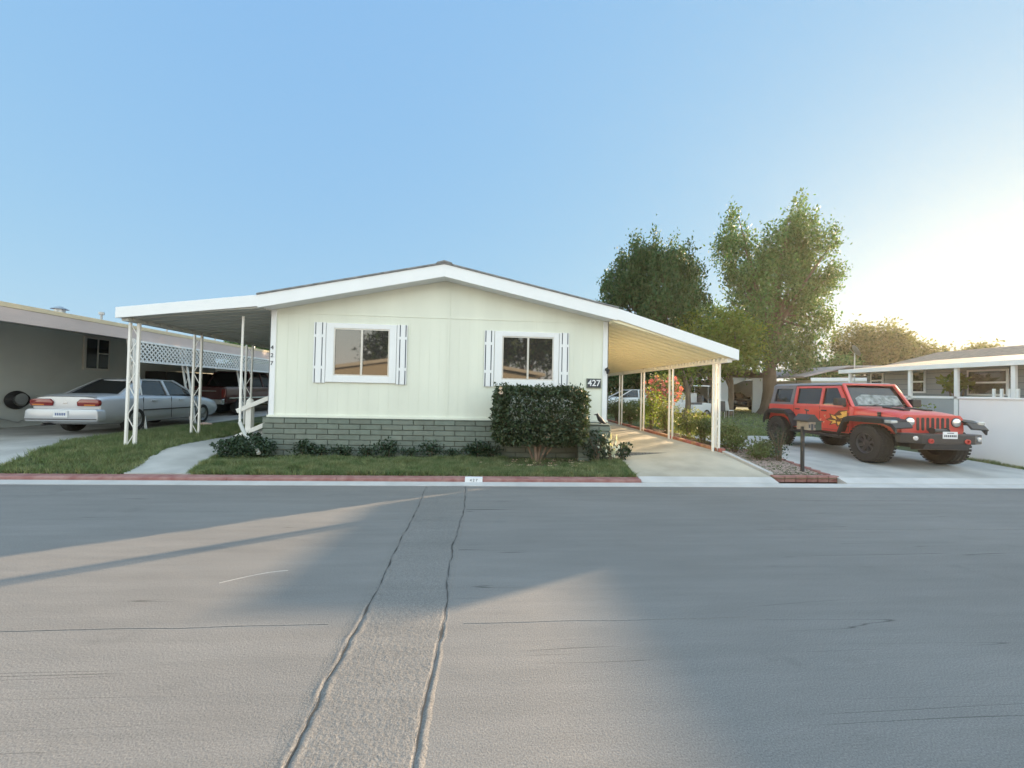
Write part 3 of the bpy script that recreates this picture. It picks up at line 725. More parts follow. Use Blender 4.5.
# ================================================================== LEFT NEIGHBOUR
nl = thing('neighbour_house', 'beige stucco neighbouring home with long low fascia behind silver sedan', 'house', (-14.2, 12, 0.15))
WX = -12.6
mb = MB(); mb.box(-21, WX, 8.0, 19.0, -0.1, 3.13); mb.build('wall', M['beige_wall'], nl)
mb = MB()
mb.prism([(-9.22, 2.99), (-14.0, 3.15), (-20.5, 3.3), (-20.5, 3.38), (-14.0, 3.23), (-9.22, 3.04)], 'y', 7.4, 26)
mb.build('roof', M['roofmaroon'], nl)
mb = MB(); mb.prism([(-9.24, 2.90), (-12.6, 3.04), (-12.6, 3.10), (-9.24, 2.96)], 'y', 7.4, 26); mb.build('soffit', M['deckg'], nl)
mb = MB(); mb.box(-9.26, -9.21, 7.38, 26, 2.68, 2.955); mb.build('fascia', M['pinkboard'], nl, 0.004)
mb = MB(); mb.box(-9.29, -9.20, 7.36, 26, 2.958, 3.05); mb.build('drip_edge', M['tanboard'], nl, 0.004)
mb = MB(); mb.box(WX+.001, WX+0.05, 13.0, 13.85, 1.92, 3.0)
w = mb.build('window', M['alu'], nl, 0.006)
for (a, b, c, d) in ((13.08, 13.40, 1.99, 2.93), (13.46, 13.78, 2.50, 2.93), (13.46, 13.78, 1.99, 2.46)):
    mb = MB(); mb.box(WX+.05, WX+0.056, a, b, c, d); mb.build('pane', M['glassc'], w)
# roof fittings
mb = MB(); mb.lathe([(0, .09), (.12, .09), (.12, .15), (.2, .15), (.24, .08)], (-13.4, 10.1, 3.25), 'z', 12); mb.build('roof_vent', M['black'], nl)
mb = MB(); mb.lathe([(0, .10), (.30, .10), (.30, .19), (.36, .19), (.36, .12), (.48, .12), (.48, .2), (.56, .06)], (-12.9, 12.6, 3.25), 'z', 14); mb.build('flue', M['galv'], nl)
for y in (10.4, 12.6, 14.9, 17.5, 19.5):
    mb = MB(); mb.lathe([(0, .025), (.35, .025), (.35, .06), (.42, .06)], (-10.6, y+1.0, 3.06), 'z', 8); mb.build('vent_pipe', M['galv'], nl)
# V-leaning lattice posts of the neighbour
for i, y in enumerate((11.0, 12.75, 15.4, 18.6, 22.4)):
    lattice_post(nl, -8.98, y-.1, g(-9, y)+.02, 2.70, 0.13, 0.02, lean=-0.42, flip=1)
    if i == 0: lattice_post(nl, -9.10, y-.3, g(-9, y)+.02, 2.70, 0.13, 0.02, lean=-0.10, flip=-1)
# diagonal lattice valance
mb = MB(); Y0, Y1, Z0, Z1 = 10.6, 25.5, 2.10, 2.675; xx = -9.18
mb.box(xx-.02, xx+.02, Y0, Y1, Z1-0.05, Z1); mb.box(xx-.02, xx+.02, Y0, Y1, Z0, Z0+0.05)
mb.box(xx-.02, xx+.02, Y0, Y0+0.05, Z0+.05, Z1-.05)
hh = Z1-Z0-0.10
for y in frange(Y0-hh+.05, Y1-0.05, 0.135):
    for s in (0, 1):
        ya, yb = (y, y+hh) if s == 0 else (y+hh, y)
        a, b = [ya, Z0+.05], [yb, Z1-.05]
        for p, q in ((a, b), (b, a)):
            if p[0] < Y0+.05: t = (Y0+.05-p[0])/(q[0]-p[0]); p[1] += (q[1]-p[1])*t; p[0] = Y0+.05
            if p[0] > Y1: t = (Y1-p[0])/(q[0]-p[0]); p[1] += (q[1]-p[1])*t; p[0] = Y1
        mb.bar((xx+(0.006 if s else -0.006), a[0], a[1]), (xx+(0.006 if s else -0.006), b[0], b[1]), 0.008, 0.034, (0, 0.7, 0.7) if s == 0 else (0, -0.7, 0.7))
mb.build('lattice_valance', M['trim'], nl)
mb = MB(); mb.box(-9.5, -4.4, 26.1, 26.3, 0, 2.0); mb.box(-21, -9.5, 26.0, 26.3, 0, 2.95); mb.build('rear_wall', M['beige_wall'], nl)
mb = MB(); mb.box(-12.55, -11.8, 15.2, 19.0, 0.2, 2.0); mb.build('shade_block', M['black'], nl, 0.02)  # black block put in where the carport is only in shade
# hose reel on the wall
hs = thing('hose_reel', 'coiled dark garden hose hanging on beige stucco wall', 'hose reel', (WX+0.1, 11.3, 0.9))
mb = MB()
for k in range(7):
    r = 0.235-0.010*k; cy, cz = 11.3, 1.02
    mb.tube([(WX+0.06+0.018*k, cy+r*math.cos(t)*1.15, cz+r*math.sin(t)) for t in [2*math.pi*i/28 for i in range(29)]], 0.014, 6, caps=False)
mb.build('hose', M['black'], hs, smooth=True)
mb = MB(); mb.lathe([(0, .15), (.03, .15), (.03, .07), (.15, .07), (.15, .15), (.18, .15)], (WX+.002, 11.3, 1.05), 'x', 18); mb.build('reel', M['galv'], hs, smooth=True)
mb = MB(); mb.box(WX+.002, WX+0.2, 10.7, 10.8, 0.2, 0.62); mb.tube([(WX+0.1, 10.75, 0.6), (WX+.1, 11.3, 0.42), (WX+0.08, 11.8, 0.62)], 0.014, 6); mb.build('tap_box', M['galv'], hs)

# ================================================================== RIGHT NEIGHBOUR
nr = thing('porch_house', 'grey-sided neighbouring home with white porch posts and brown shingle roof', 'house', (18, 12, 0.2))
mb = MB(); mb.box(17.3, 23, 6.0, 16.26, -0.1, 2.82); mb.build('wall', M['grey_wall'], nr)
mb = MB()
for z in frange(0.5, 2.6, 0.2): mb.box(17.29, 17.2995, 6.0, 16.26, z-0.006, z+0.006)
mb.build('siding_line', M['gap'], nr)
mb = MB()
A = [(16.25, 5.4, 2.84), (16.25, 16.5, 2.84), (23.4, 16.5, 2.84), (23.4, 5.4, 2.84)]; Rg = [(19.8, 5.4, 3.32), (19.8, 15.5, 3.32)]
mb.add([A[0], A[1], Rg[1], Rg[0], A[2], A[3]], [(0, 1, 2, 3), (1, 4, 2), (3, 2, 4, 5), (0, 3, 5), (0, 5, 4, 1)])
mb.build('roof', M['shingle_b'], nr)
mb = MB(); mb.box(16.2, 16.245, 5.35, 16.55, 2.68, 2.85); mb.box(16.245, 23.4, 16.505, 16.55, 2.68, 2.85); mb.build('fascia', M['trim'], nr, 0.004)
for y in (8.8, 10.75, 12.2, 13.66, 16.1):
    mb = MB(); mb.box(16.28, 16.38, y-.05, y+.05, 0.2, 2.70); mb.build('porch_post', M['trim'], nr, 0.006)
mb = MB(); mb.box(16.31, 16.35, 10.8, 16.0, 0.15, 1.60); mb.build('porch_panel', M['grey_wall'], nr)
mb = MB(); mb.box(16.28, 16.38, 10.8, 16.0, 1.62, 1.70); mb.build('porch_rail', M['trim'], nr)
for y in frange(8.2, 11.2, 0.19):
    mb = MB(); mb.box(16.31, 16.36, y, y+0.06, 0.3, 1.96); mb.build('baluster', M['trim'], nr)
for (ya, yb, za, zb) in ((15.5, 16.06, 2.0, 2.72), (13.9, 14.5, 1.83, 2.72), (11.5, 12.6, 1.75, 2.65)):
    mb = MB(); t = 0.10
    mb.box(17.25, 17.288, ya, yb, za, zb); w = mb.build('window', M['trim'], nr)
    zm = (za+zb)/2; t = 0.06
    for q0, q1 in ((za+t, zm-.03), (zm+.03, zb-t)):
        mb = MB(); mb.box(17.243, 17.249, ya+t, yb-t, q0, q1); mb.build('pane', M['glass'], w)
nr2 = thing('brown_roof_house', 'home behind the porch house whose brown roof tops the skyline', 'house', (26, 14, 0.2))
mb = MB(); mb.box(24.4, 29.5, 7.0, 22.0, -0.1, 3.2); mb.build('wall', M['grey_wall'], nr2)
mb = MB()
A = [(23.6, 6.0, 3.3), (23.6, 22.5, 3.3), (29.8, 22.5, 3.3), (29.8, 6.0, 3.3)]; Rg = [(26.4, 6.0, 4.36), (26.4, 20.6, 4.36)]
mb.add([A[0], A[1], Rg[1], Rg[0], A[2], A[3]], [(0, 1, 2, 3), (1, 4, 2), (3, 2, 4, 5), (0, 3, 5), (0, 5, 4, 1)]); mb.build('roof', M['shingle_b'], nr2)
# satellite dish
sdh = thing('satellite_dish', 'small pale satellite dish on pole behind brown shingle roof edge', 'satellite dish', (19.1, 18.6, .3))
mb = MB(); mb.T = Matrix.Translation((19.1, 18.6, 4.0)) @ Matrix.Rotation(R(60), 4, 'Y') @ Matrix.Rotation(R(25), 4, 'X')
mb.lathe([(0, 0.02), (0.02, 0.15), (0.07, 0.32), (0.08, 0.32), (0.03, 0.15), (0.012, 0.001)], (0, 0, 0), 'z', 20); mb.build('dish', M['galv'], sdh, smooth=True)
mb = MB(); mb.tube([(19.1, 18.6, 0), (19.1, 18.6, 3.9)], 0.03, 8); mb.tube([(19.1, 18.6, 3.85), (18.6, 18.4, 4.1)], 0.012, 6); mb.build('mast', M['galv'], sdh)
# white masonry fence
mb = MB(); mb.box(11.70, 11.88, 6.85, 8.70, 0.05, 1.60); mb.box(11.88, 14.3, 6.85, 7.03, 0.05, 1.60); mb.box(11.88, 13.5, 8.52, 8.70, .05, 1.60)
fn = mb.build('masonry_fence', M['white_wall'], bevel=0.01); tag(fn, 'plain white masonry fence beyond red off-roader', 'fence'); ORG[fn.name] = (0, 0, 0)
mb = MB(); mb.box(11.67, 11.91, 6.82, 8.73, 1.601, 1.64); mb.box(11.911, 14.3, 6.82, 7.06, 1.601, 1.64); mb.build('coping', M['white_wall'], fn, 0.006)

# house far behind, between the tree and the porch house
hb = thing('cream_house', 'distant cream-sided home with low grey roof behind off-roader', 'house', (27, 27, 0.3))
mb = MB(); mb.prism([(22.5, 0.2), (36, 0.2), (36, 2.75), (31.0, 3.45), (27.5, 2.95), (22.5, 2.75)], 'y', 25.0, 31.0); mb.build('wall', M['cream_wall'], hb)
mb = MB(); mb.prism([(21.6, 2.90), (24.8, 3.68), (36.5, 4.0), (36.5, 4.12), (24.8, 3.80), (21.6, 3.02)], 'y', 24.6, 31.5); mb.build('roof', M['roofgrey'], hb)
mb = MB(); mb.bar((22.0, 24.5, 2.78), (27.5, 24.5, 2.92), 0.06, 0.22); mb.bar((27.5, 24.5, 2.92), (33.0, 24.5, 3.5), 0.06, 0.2); mb.build('fascia', M['trim'], hb)

# white shed with open doorway, vehicle inside
sh = thing('shed', 'white open-fronted shed with dark maroon roof beside big tree', 'shed', (20.5, 29, 0.4))
gz = 0.33
mb = MB(); Ys = 28.0
mb.box(17.3, 18.7, Ys, Ys+.1, 1.1, 2.95)
mb.prism([(18.7, 0.4), (18.82, 0.4), (18.82, 2.35), (20.2, 2.95), (18.7, 2.95)], 'y', Ys, Ys+.1)
mb.prism([(20.45, 0.2), (21.9, 0.2), (22.35, 0.7), (22.35, 2.3), (22.2, 2.95), (20.2, 2.95), (20.45, 2.8)], 'y', Ys, Ys+.1)
mb.box(17.3, 22.3, Ys+4.9, Ys+5, .2, 2.9); mb.box(22.2, 22.3, Ys+.11, Ys+4.9, .6, 2.9)
mb.build('wall', mat('shed_white', (0.78, 0.80, 0.82), 0.6), sh)
mb = MB(); mb.prism([(17.0, 2.96), (19.5, 3.5), (22.6, 2.96), (22.6, 3.06), (19.5, 3.62), (17.0, 3.06)], 'y', Ys-.3, Ys+5.2); mb.build('roof', M['roofmaroon'], sh)

# brick edging along the planting strip
be = MB()
y = 8.25
while y < 17:
    be.box(5.30, 5.40, y, y+0.20, g(5.35, y)-0.06, g(5.35, y)+0.085+random.uniform(-.006, .006)); y += 0.212
o = be.build('brick_edging', M['brick_red'], bevel=0.006, segs=1); tag(o, 'low red brick edging between carport posts and rose strip', 'edging')
tag(ribbon('strip_border', [(5.27, 6.76), (5.29, 8.2)], [(5.35, 6.76), (5.39, 8.2)], M['gutter'], 0.055, n=12, cross=1), kind='structure')
be = MB()
x = 5.28
while x < 6.44:
    be.box(x, x+0.2, 6.65, 6.75, 0.0, 0.118+random.uniform(-.005, .005)); x += 0.212
yy = 6.77
while yy < 9: be.box(6.40, 6.49, yy, yy+0.2, 0.0, g(6.4, yy)+0.045); yy += 0.212
o = be.build('brick_edging', M['kerb_red'], bevel=0.006, segs=1); tag(o, 'pink brick border at foot of house-shaped mailbox', 'edging')

# ================================================================== MAILBOX
mx = thing('mailbox', 'little house-shaped mailbox with pitched roof on black post', 'mailbox', (6.0, 7.0, 0.1))
mb = MB(); mb.box(6.10, 6.15, 6.975, 7.025, 0.05, 0.99); mb.build('post', M['blacksteel'], mx, 0.006)
MT = Matrix.Translation((6.22, 7.0, .93)) @ Matrix.Diagonal((.66, .66, .92, 1)) @ Matrix.Translation((-6.03, -7.0, -.93))
mb = MB(); mb.T = MT; mb.box(5.89, 6.11, 6.80, 7.22, 0.93, 1.10); mb.build('house_body', M['copper'], mx, 0.004)
mb = MB(); mb.T = MT; mb.box(6.12, 6.33, 6.84, 7.18, 0.93, 1.10); mb.build('side_box', mat('dark_green', (0.03, 0.05, 0.035), 0.5), mx, 0.006)
mb = MB(); mb.T = MT; mb.prism([(5.83, 1.101), (6.17, 1.101), (6.19, 1.13), (6.04, 1.255), (5.96, 1.255), (5.81, 1.13)], 'y', 6.76, 7.26); mb.box(6.10, 6.35, 6.82, 7.20, 1.1015, 1.125); mb.build('roof', M['blacksteel'], mx, 0.004)
mb = MB(); mb.T = MT; mb.box(5.965, 6.035, 6.793, 6.799, 0.935, 1.06); mb.box(5.90, 5.94, 6.793, 6.799, 0.98, 1.05); mb.box(6.06, 6.10, 6.793, 6.799, 0.98, 1.05); mb.build('door', M['ink'], mx)
mb = MB(); mb.T = MT; mb.tube([(6.0, 7.0, 1.25), (6.0, 7.0, 1.33)], 0.012, 6); mb.bar((5.95, 7.0, 1.35), (6.07, 7.0, 1.33), 0.02, 0.03); mb.build('weather_vane', M['blacksteel'], mx)

# ================================================================== PLANTS
def blob_points(n, blobs, shell=0.55):
    """blobs: (x,y,z,rx,ry,rz). points biased to the outer shell"""
    vol = np.array([b[3]*b[4]*b[5] for b in blobs])**0.75; idx = rng.choice(len(blobs), n, p=vol/vol.sum())
    B = np.array(blobs)[idx]; d = rng.normal(size=(n, 3)); d /= np.linalg.norm(d, axis=1)[:, None]
    r = (shell + (1-shell)*rng.random(n))[:, None]
    return B[:, :3] + d*r*B[:, 3:]
def tree(name, label, x, y, blobs, clumps, per, cr_, leaf, mleaf, trunk_r, z0=None, group=None, cat='tree', trunk_top=None, bark='bark', upb=0.3, gaps=0.0, spray=0.0, limbs=9, shell=0.5, shoots=0):
    z0 = g(x, y) if z0 is None else z0
    t = thing(name, label, cat, (x, y, z0), group)
    C = blob_points(clumps, blobs, shell)
    if gaps:
        keep = [noise.noise(Vector(c)*0.75) > -gaps for c in C]; C = C[np.array(keep)]
    mbt = MB(); zc = np.mean([b[2] for b in blobs]); zt_ = trunk_top or (z0 + (zc-z0)*0.45)
    h = zt_-z0
    mbt.tube([(x, y, z0-0.1), (x+.02*h, y, z0+h*.12), (x+.05*h, y, z0+h*.5), (x+.03*h, y, zt_)], [trunk_r*1.5, trunk_r*1.05, trunk_r*.85, trunk_r*.75], 12)
    o = np.array((x+.03*h, y, zt_))
    for k in range(limbs):
        b = blobs[k % len(blobs)]; tip = np.array(b[:3]) + rng.normal(size=3)*np.array(b[3:])*0.35; tip[2] += b[5]*.4
        st = o + np.array((0, 0, -rng.random()*h*0.25)); mid = (st*0.55+tip*0.45); mid[:2] = (st[:2]*.75+tip[:2]*.25); mid += rng.normal(0, .15, 3)
        mbt.tube([st, st*.75+mid*.25, mid, (mid+tip)/2+rng.normal(0, .1, 3), tip], [trunk_r*.55, trunk_r*.45, trunk_r*.3, trunk_r*.17, trunk_r*.05], 7)
        for _ in range(4):
            c = C[rng.integers(len(C))]
            if np.linalg.norm(c-mid) < max(b[3:])*2.2: mbt.tube([mid, (mid+c)/2+rng.normal(0, .15, 3), c], [trunk_r*.16, trunk_r*.1, trunk_r*.03], 5)
    mbt.build('trunk', M[bark], t, smooth=True)
    if shoots:
        for _ in range(shoots):
            c = C[rng.integers(len(C))]
            if c[2] < zc: continue
            L_ = 0.5+0.7*rng.random(); q = c+np.array((0, 0, .15))
            C = np.vstack([C, q+np.array([[rng.normal(0, .03), 0, L_*k_/3] for k_ in (1, 2, 3)])])
    P = np.repeat(C, per, axis=0) + rng.normal(0, cr_, (len(C)*per, 3))*np.array([1, 1, 1+spray])
    Vv, Ff = leaves(P, leaf, 1.9, upb)
    nmesh('crown', Vv, Ff, M[mleaf], t); return t

# coordinates of crowns
def bl(Y, L, depth=0.8):
    out = []
    for (cx, cz, rx, rz) in L: out.append((cx, Y+rng.normal(0, 0.5), cz, rx, max(rx, 0.8)*depth, rz))
    return out
# tall ash to the right (trunk at X 20.1, Y 26)
tree('broadleaf_tree', 'tall broad ash tree with thick trunk beside white shed', 20.1, 26.0,
     bl(26, [(21.3, 11.8, 2.2, 2.3), (18.3, 11.6, 1.9, 2.9), (23.2, 10.6, 1.7, 2.2), (20.8, 9.3, 3.1, 3.2), (18.1, 8.4, 1.7, 2.6), (23.2, 7.1, 2.0, 2.4), (19.6, 5.8, 2.1, 2.0), (22.3, 4.4, 1.5, 1.2), (21.6, 13.9, 1.0, .8), (18.0, 12.5, 0.8, .8)]),
     1700, 36, 0.23, 0.20, 'leaf1', 0.52, trunk_top=3.6, upb=0.6, gaps=0.02, shoots=110, spray=0.9, limbs=14)
tree('round_tree', 'dense dark round tree behind carport roof', 11.9, 26.0,
     bl(26, [(11.4, 8.9, 2.6, 2.5), (9.3, 8.9, 1.7, 2.5), (13.8, 9.5, 1.7, 2.7), (11.8, 7.4, 3.0, 2.1), (9.0, 7.0, 1.3, 1.7), (11.0, 10.5, 1.3, .7), (13.0, 10.4, .8, .8), (8.6, 9.7, .6, .9)]),
     1500, 36, 0.20, 0.19, 'leaf2', 0.4, trunk_top=3.4, upb=0.9, gaps=0.10, spray=0.7, limbs=12, shoots=90)
tree('shade_tree', 'lower yellow-green tree between the dark round tree and tall ash', 15.6, 23.5,
     bl(23.5, [(13.6, 5.4, 1.4, 1.6), (15.2, 5.2, 1.9, 1.9), (16.6, 4.8, 1.5, 1.6), (14.5, 3.9, 2.0, 1.2)]), 420, 26, 0.26, 0.22, 'leaf3', 0.2, trunk_top=2.6, gaps=0.35, upb=0.2)
tree('shade_tree', 'dark bushy tree right behind the white carport fascia', 20.6, 34.0,
     bl(34.0, [(20.0, 8.2, 2.3, 2.0), (22.0, 7.2, 2.1, 2.2), (20.5, 5.6, 2.8, 2.0)]), 520, 26, 0.30, 0.24, 'leaf1', 0.22, trunk_top=2.6, gaps=0.3, upb=0.5)
for (x, y, lst, ml, lb, nn) in (
    (40.0, 38.0, [(39.6, 7.4, 2.9, 2.3), (42.2, 7.3, 2.9, 2.1), (39.4, 5.5, 2.5, 1.6), (43.5, 5.8, 2.5, 1.6)], 'leaf4', 'rounded glare-browned tree behind brown roof near satellite dish', 700),
    (47.0, 38.5, [(46.6, 6.3, 2.0, 1.6), (48.8, 5.9, 1.8, 1.4), (47, 4.6, 3, 1.2)], 'leaf4', 'second brownish tree rising over middle of brown roof', 480),
    (53.0, 38.0, [(52.0, 6.0, 1.7, 1.2), (54.8, 6.4, 1.9, 1.4), (57.3, 5.8, 1.6, 1.1), (54, 4.6, 4, 1.1)], 'leaf4', 'thin low tree at glowing end of brown roof', 420),
    (34.0, 36.0, [(32.3, 4.7, 1.7, 1.0), (35.0, 4.6, 1.6, .9), (33.5, 3.8, 2.5, .9)], 'leaf1', 'small far tree over grey roof beside tall ash', 260)):
    tree('background_tree', lb, x, y, bl(y, lst), nn, 22, 0.38, 0.30, ml, 0.25, gaps=0.3, trunk_top=3.2, upb=0.3, group='trees on the skyline behind the right houses', limbs=8)
# dark trees seen under the right carport
for (x, y, lst, ml, lb, nn, bk) in (
    (8.4, 27.0, [(7.2, 3.8, 1.6, 1.9), (9.6, 3.5, 1.8, 1.7), (8.4, 2.6, 2.4, 1.2), (5.4, 3.4, 1.4, 1.6)], 'leaf2', 'dark evergreen screen seen under carport next to home wall', 420, 'bark'),
    (12.6, 25.0, [(11.7, 4.0, 1.4, 1.7), (13.6, 3.6, 1.5, 1.5), (12.6, 3.0, 1.7, 1.2)], 'leaf2', 'dark leafy tree seen under carport between middle posts', 300, 'bark'),
    (10.6, 19.5, [(10.2, 3.2, .7, .8), (11.0, 2.7, .6, .6)], 'leaf3', 'young bright tree catching sun under carport', 110, 'bark')):
    tree('yard_tree', lb, x, y, bl(y, lst), nn, 24, 0.25, 0.20, ml, 0.16, gaps=0.35, trunk_top=2.0, upb=0.3, limbs=6)
# far trees on the left
for (x, y, lst, lb) in (
    (-17.5, 34.0, [(-18.5, 5.0, 1.8, 1.1), (-16.0, 5.3, 1.8, 1.1), (-17, 4.2, 2.5, 1.2)], 'far pale tree showing above lattice valance'),
    (-21.0, 36.0, [(-22, 5.0, 1.5, .8), (-20.0, 4.7, 1.6, .9), (-21, 4.0, 2.2, 1.1)], 'farthest tree showing over maroon neighbour roof')):
    tree('background_tree', lb, x, y, bl(y, lst), 220, 22, 0.32, 0.26, 'leaf1', 0.2, gaps=0.3, trunk_top=3.0, upb=0.3, group='far trees behind the left neighbour', limbs=6)

tree('yard_tree', 'broad dark evergreen closing view at far end of carport', 9.0, 31.5,
     bl(31.5, [(5.5, 3.2, 2.6, 2.6), (9.0, 3.4, 2.8, 2.8), (12.8, 3.2, 2.6, 2.6), (15.5, 2.9, 2.0, 2.2)]), 900, 26, 0.32, 0.30, 'leaf2', 0.25, gaps=0.9, trunk_top=2.0, shell=.2, limbs=8)
tree('yard_tree', 'dark evergreen added to darken far end of left carport', -7.5, 29.5,
     bl(29.5, [(-5.0, 2.4, 2.4, 2.0), (-8.5, 2.3, 2.4, 1.9)]), 420, 26, 0.32, 0.28, 'leaf2', 0.2, gaps=0.9, trunk_top=1.6, shell=.2, limbs=6)  # evergreen put in to darken the view under the left carport
def bush(name, label, x, y, rx, ry, h, n, leaf, ml, cat='bush', group=None, stems=5, flowers=0, fm='petal', box=False, z0=None, fsize=0.05, hole=0.25, stem_m='twig', droop=0.2, zlow=0.0, shell=0.35, ups=0.4):
    z0 = g(x, y) if z0 is None else z0
    t = thing(name, label, cat, (x, y, z0), group)
    mbt = MB()
    for k in range(stems):
        a = 6.28*k/stems+random.random(); rr = random.uniform(.3, .8)
        mbt.tube([(x+.04*math.cos(a), y+.04*math.sin(a), z0-.03), (x+rx*.3*rr*math.cos(a), y+ry*.3*rr*math.sin(a), z0+h*.4), (x+rx*rr*math.cos(a), y+ry*rr*math.sin(a), z0+h*.85)], [h*.018+.003, h*.013+.002, .002], 5)
    mbt.build('stem', M[stem_m], t)
    if box:
        P = []
        while len(P) < n:
            u = rng.uniform(-1, 1, 3)
            if max(abs(u)) < 0.72: continue
            lump = 1 + 0.07*noise.noise(Vector((u[0]*2.5+x, u[1]*2, u[2]*2.5)))
            # rounded box
            q = u.copy(); L = (abs(q[0])**6+abs(q[1])**6+abs(q[2])**6)**(1/6)
            if L > 1: q /= L
            P.append((x+q[0]*rx*lump, y+q[1]*ry*lump, z0+zlow+(q[2]*lump*.5+.5)*(h-zlow)))
        P = np.array(P)
    else:
        d = rng.normal(size=(n, 3)); d /= np.linalg.norm(d, axis=1)[:, None]; r = (shell+(1-shell)*rng.random(n)**.7)
        nz = np.array([1+0.35*noise.noise(Vector(q)*1.8+Vector((x*3, y*2, 0))) for q in d]); d *= (r*nz)[:, None]
        P = np.stack([x+d[:, 0]*rx, y+d[:, 1]*ry, z0+zlow+(h-zlow)*(.5+.5*d[:, 2])], 1)
        P[:, 2] = np.maximum(P[:, 2], z0+.01)
    Vv, Ff = leaves(P, leaf, 1.8, ups); nmesh('foliage', Vv, Ff, M[ml], t)
    if flowers:
        fl = MB()
        for k in range(flowers):
            p = P[rng.integers(len(P))]; p = np.array((x, y, z0+h*.5)) + (p-np.array((x, y, z0+h*.5)))*1.04; s = fsize*random.uniform(.7, 1.2)
            for j in range(6):
                a = j*1.05+random.random()*.4; e = random.uniform(.2, .7)
                c = Vector(p); u = Vector((math.cos(a), -abs(math.sin(a))*.4-.2, math.sin(a))).normalized(); w = u.cross(Vector((.3, -.9, .2))).normalized()
                fl.quad(c, c+u*s*.6+w*s*.4, c+u*s, c+u*s*.6-w*s*.4)
        fl.build('blossom', M[fm], t, fix=False)
    return t

# clipped camellia in front of the right window
hd = bush('camellia_hedge', 'square clipped dark camellia hedge with pale blooms under right window', 1.12, 7.62, 0.92, 0.36, 1.50, 15000, 0.068, 'leafh', 'hedge', stems=0, flowers=9, box=True, zlow=0.40, ups=0.1, fsize=0.055)
mb = MB()
for (dx, dy, r_) in ((-.28, .05, .022), (-.12, -.05, .03), (.02, .03, .035), (.16, -.04, .02), (.34, .04, .018), (-.02, .1, .02)):
    mb.tube([(1.08+dx*.15, 7.62+dy*.2, 0.08), (1.10+dx*.5, 7.62+dy, 0.30), (1.14+dx*1.1, 7.62+dy, 0.62)], [r_*1.3, r_, r_*.7], 7)
mb.build('trunk', M['bark2'], hd, smooth=True)
sp_pts = []
for _ in range(60):
    x = 1.12+random.uniform(-.9, .9); y = 7.62+random.uniform(-.32, .32); L_ = random.uniform(.05, .16)
    for k in range(7): sp_pts.append((x+random.gauss(0, .015), y+random.gauss(0, .015), g(1.1, 7.6)+1.46+L_*k/7))
for _ in range(60):
    z = random.uniform(.5, 1.5); sx = random.choice((-1, 1)); L_ = random.uniform(.04, .12)
    for k in range(6): sp_pts.append((1.12+sx*(.88+L_*k/6), 7.62+random.uniform(-.3, .3)*0+random.gauss(0, .1), z+L_*k/9))
Vv, Ff = leaves(np.array(sp_pts), .055, 1.9, .5); tag(nmesh('new_shoots', Vv, Ff, M['leafh'], hd), kind='stuff')
# fallen petals
mb = MB()
for _ in range(46):
    x, y = random.gauss(1.3, .55), random.uniform(7.15, 7.85); z = g(x, y)+.045; s = random.uniform(.02, .05)
    for j in range(4):
        a = j*1.57+random.random(); mb.quad((x, y, z), (x+s*math.cos(a-.4), y+s*math.sin(a-.4), z+s*.5), (x+s*1.2*math.cos(a), y+s*1.2*math.sin(a), z+s*.4), (x+s*math.cos(a+.4), y+s*math.sin(a+.4), z+s*.5))
tag(mb.build('fallen_petals', M['petal'], fix=False), 'fallen pale camellia petals scattered below clipped hedge', 'petals', kind='stuff')
# small plants along the skirt
sk_x = [(-3.62, .22, .24, 'ivy clump at skirt a little right of drain pipe'), (-3.22, .18, .20, None), (-2.80, .20, .22, None), (-2.35, .16, .17, None), (-1.95, .20, .25, None), (-1.45, .15, .19, None), (-1.02, .21, .24, None), (-0.62, .15, .16, None), (-0.15, .22, .25, None), (0.18, .18, .18, None)]
labs = ['first leafy plant along skirt right of drain pipe', 'leafy plant at skirt below left shutter of left window', 'low leafy plant at skirt below left window pane', 'tiny leafy plant at skirt under middle of left window', 'dark bushy plant at skirt under right pane of left window', 'thin plant at skirt just right of left window',
        'rounded plant at skirt before central wall seam', 'smallest plant at skirt right after central wall seam', 'leafy plant at skirt left of camellia hedge', 'plant at skirt tucked against camellia hedge edge']
for (x, r_, h_, _), lb in zip(sk_x, labs):
    bush('skirt_plant', lb, x+random.uniform(-.06, .06), 8.0, r_*random.uniform(1.1, 1.7), 0.13, h_*random.uniform(.75, 1.25)+.06, int(random.uniform(220, 420)*r_/.2), random.uniform(.045, .075), 'leafi', 'plant', 'small plants along the block skirt', stems=5, ups=0.6, shell=.05)
bush('ivy_bush', 'wide dark ivy bush at left corner of block skirt', -4.62, 7.85, 0.58, 0.34, 0.42, 3000, 0.055, 'leafi', stems=8, ups=.5)
bush('ivy_bush', 'low dark shrub beside path under porch handrail', -4.95, 8.55, 0.36, 0.34, 0.38, 1300, 0.055, 'leafi', stems=6, ups=.5)
bush('variegated_plant', 'cream variegated plant climbing front of block planter pillar', 2.30, 7.68, 0.36, 0.12, 0.66, 330, 0.07, 'leafi', 'plant', stems=7, ups=.4)
bush('variegated_plant', 'pale leaved plant leaning on corner of block planter', 2.58, 7.70, 0.22, 0.12, 0.58, 90, 0.09, 'leafv', 'plant', stems=6, ups=.9)
bush('corner_plant', 'dark leafy plant spilling over driveway beside block planter', 2.93, 7.95, 0.20, 0.14, 0.36, 150, 0.09, 'leafi', 'plant', stems=5, ups=.5)
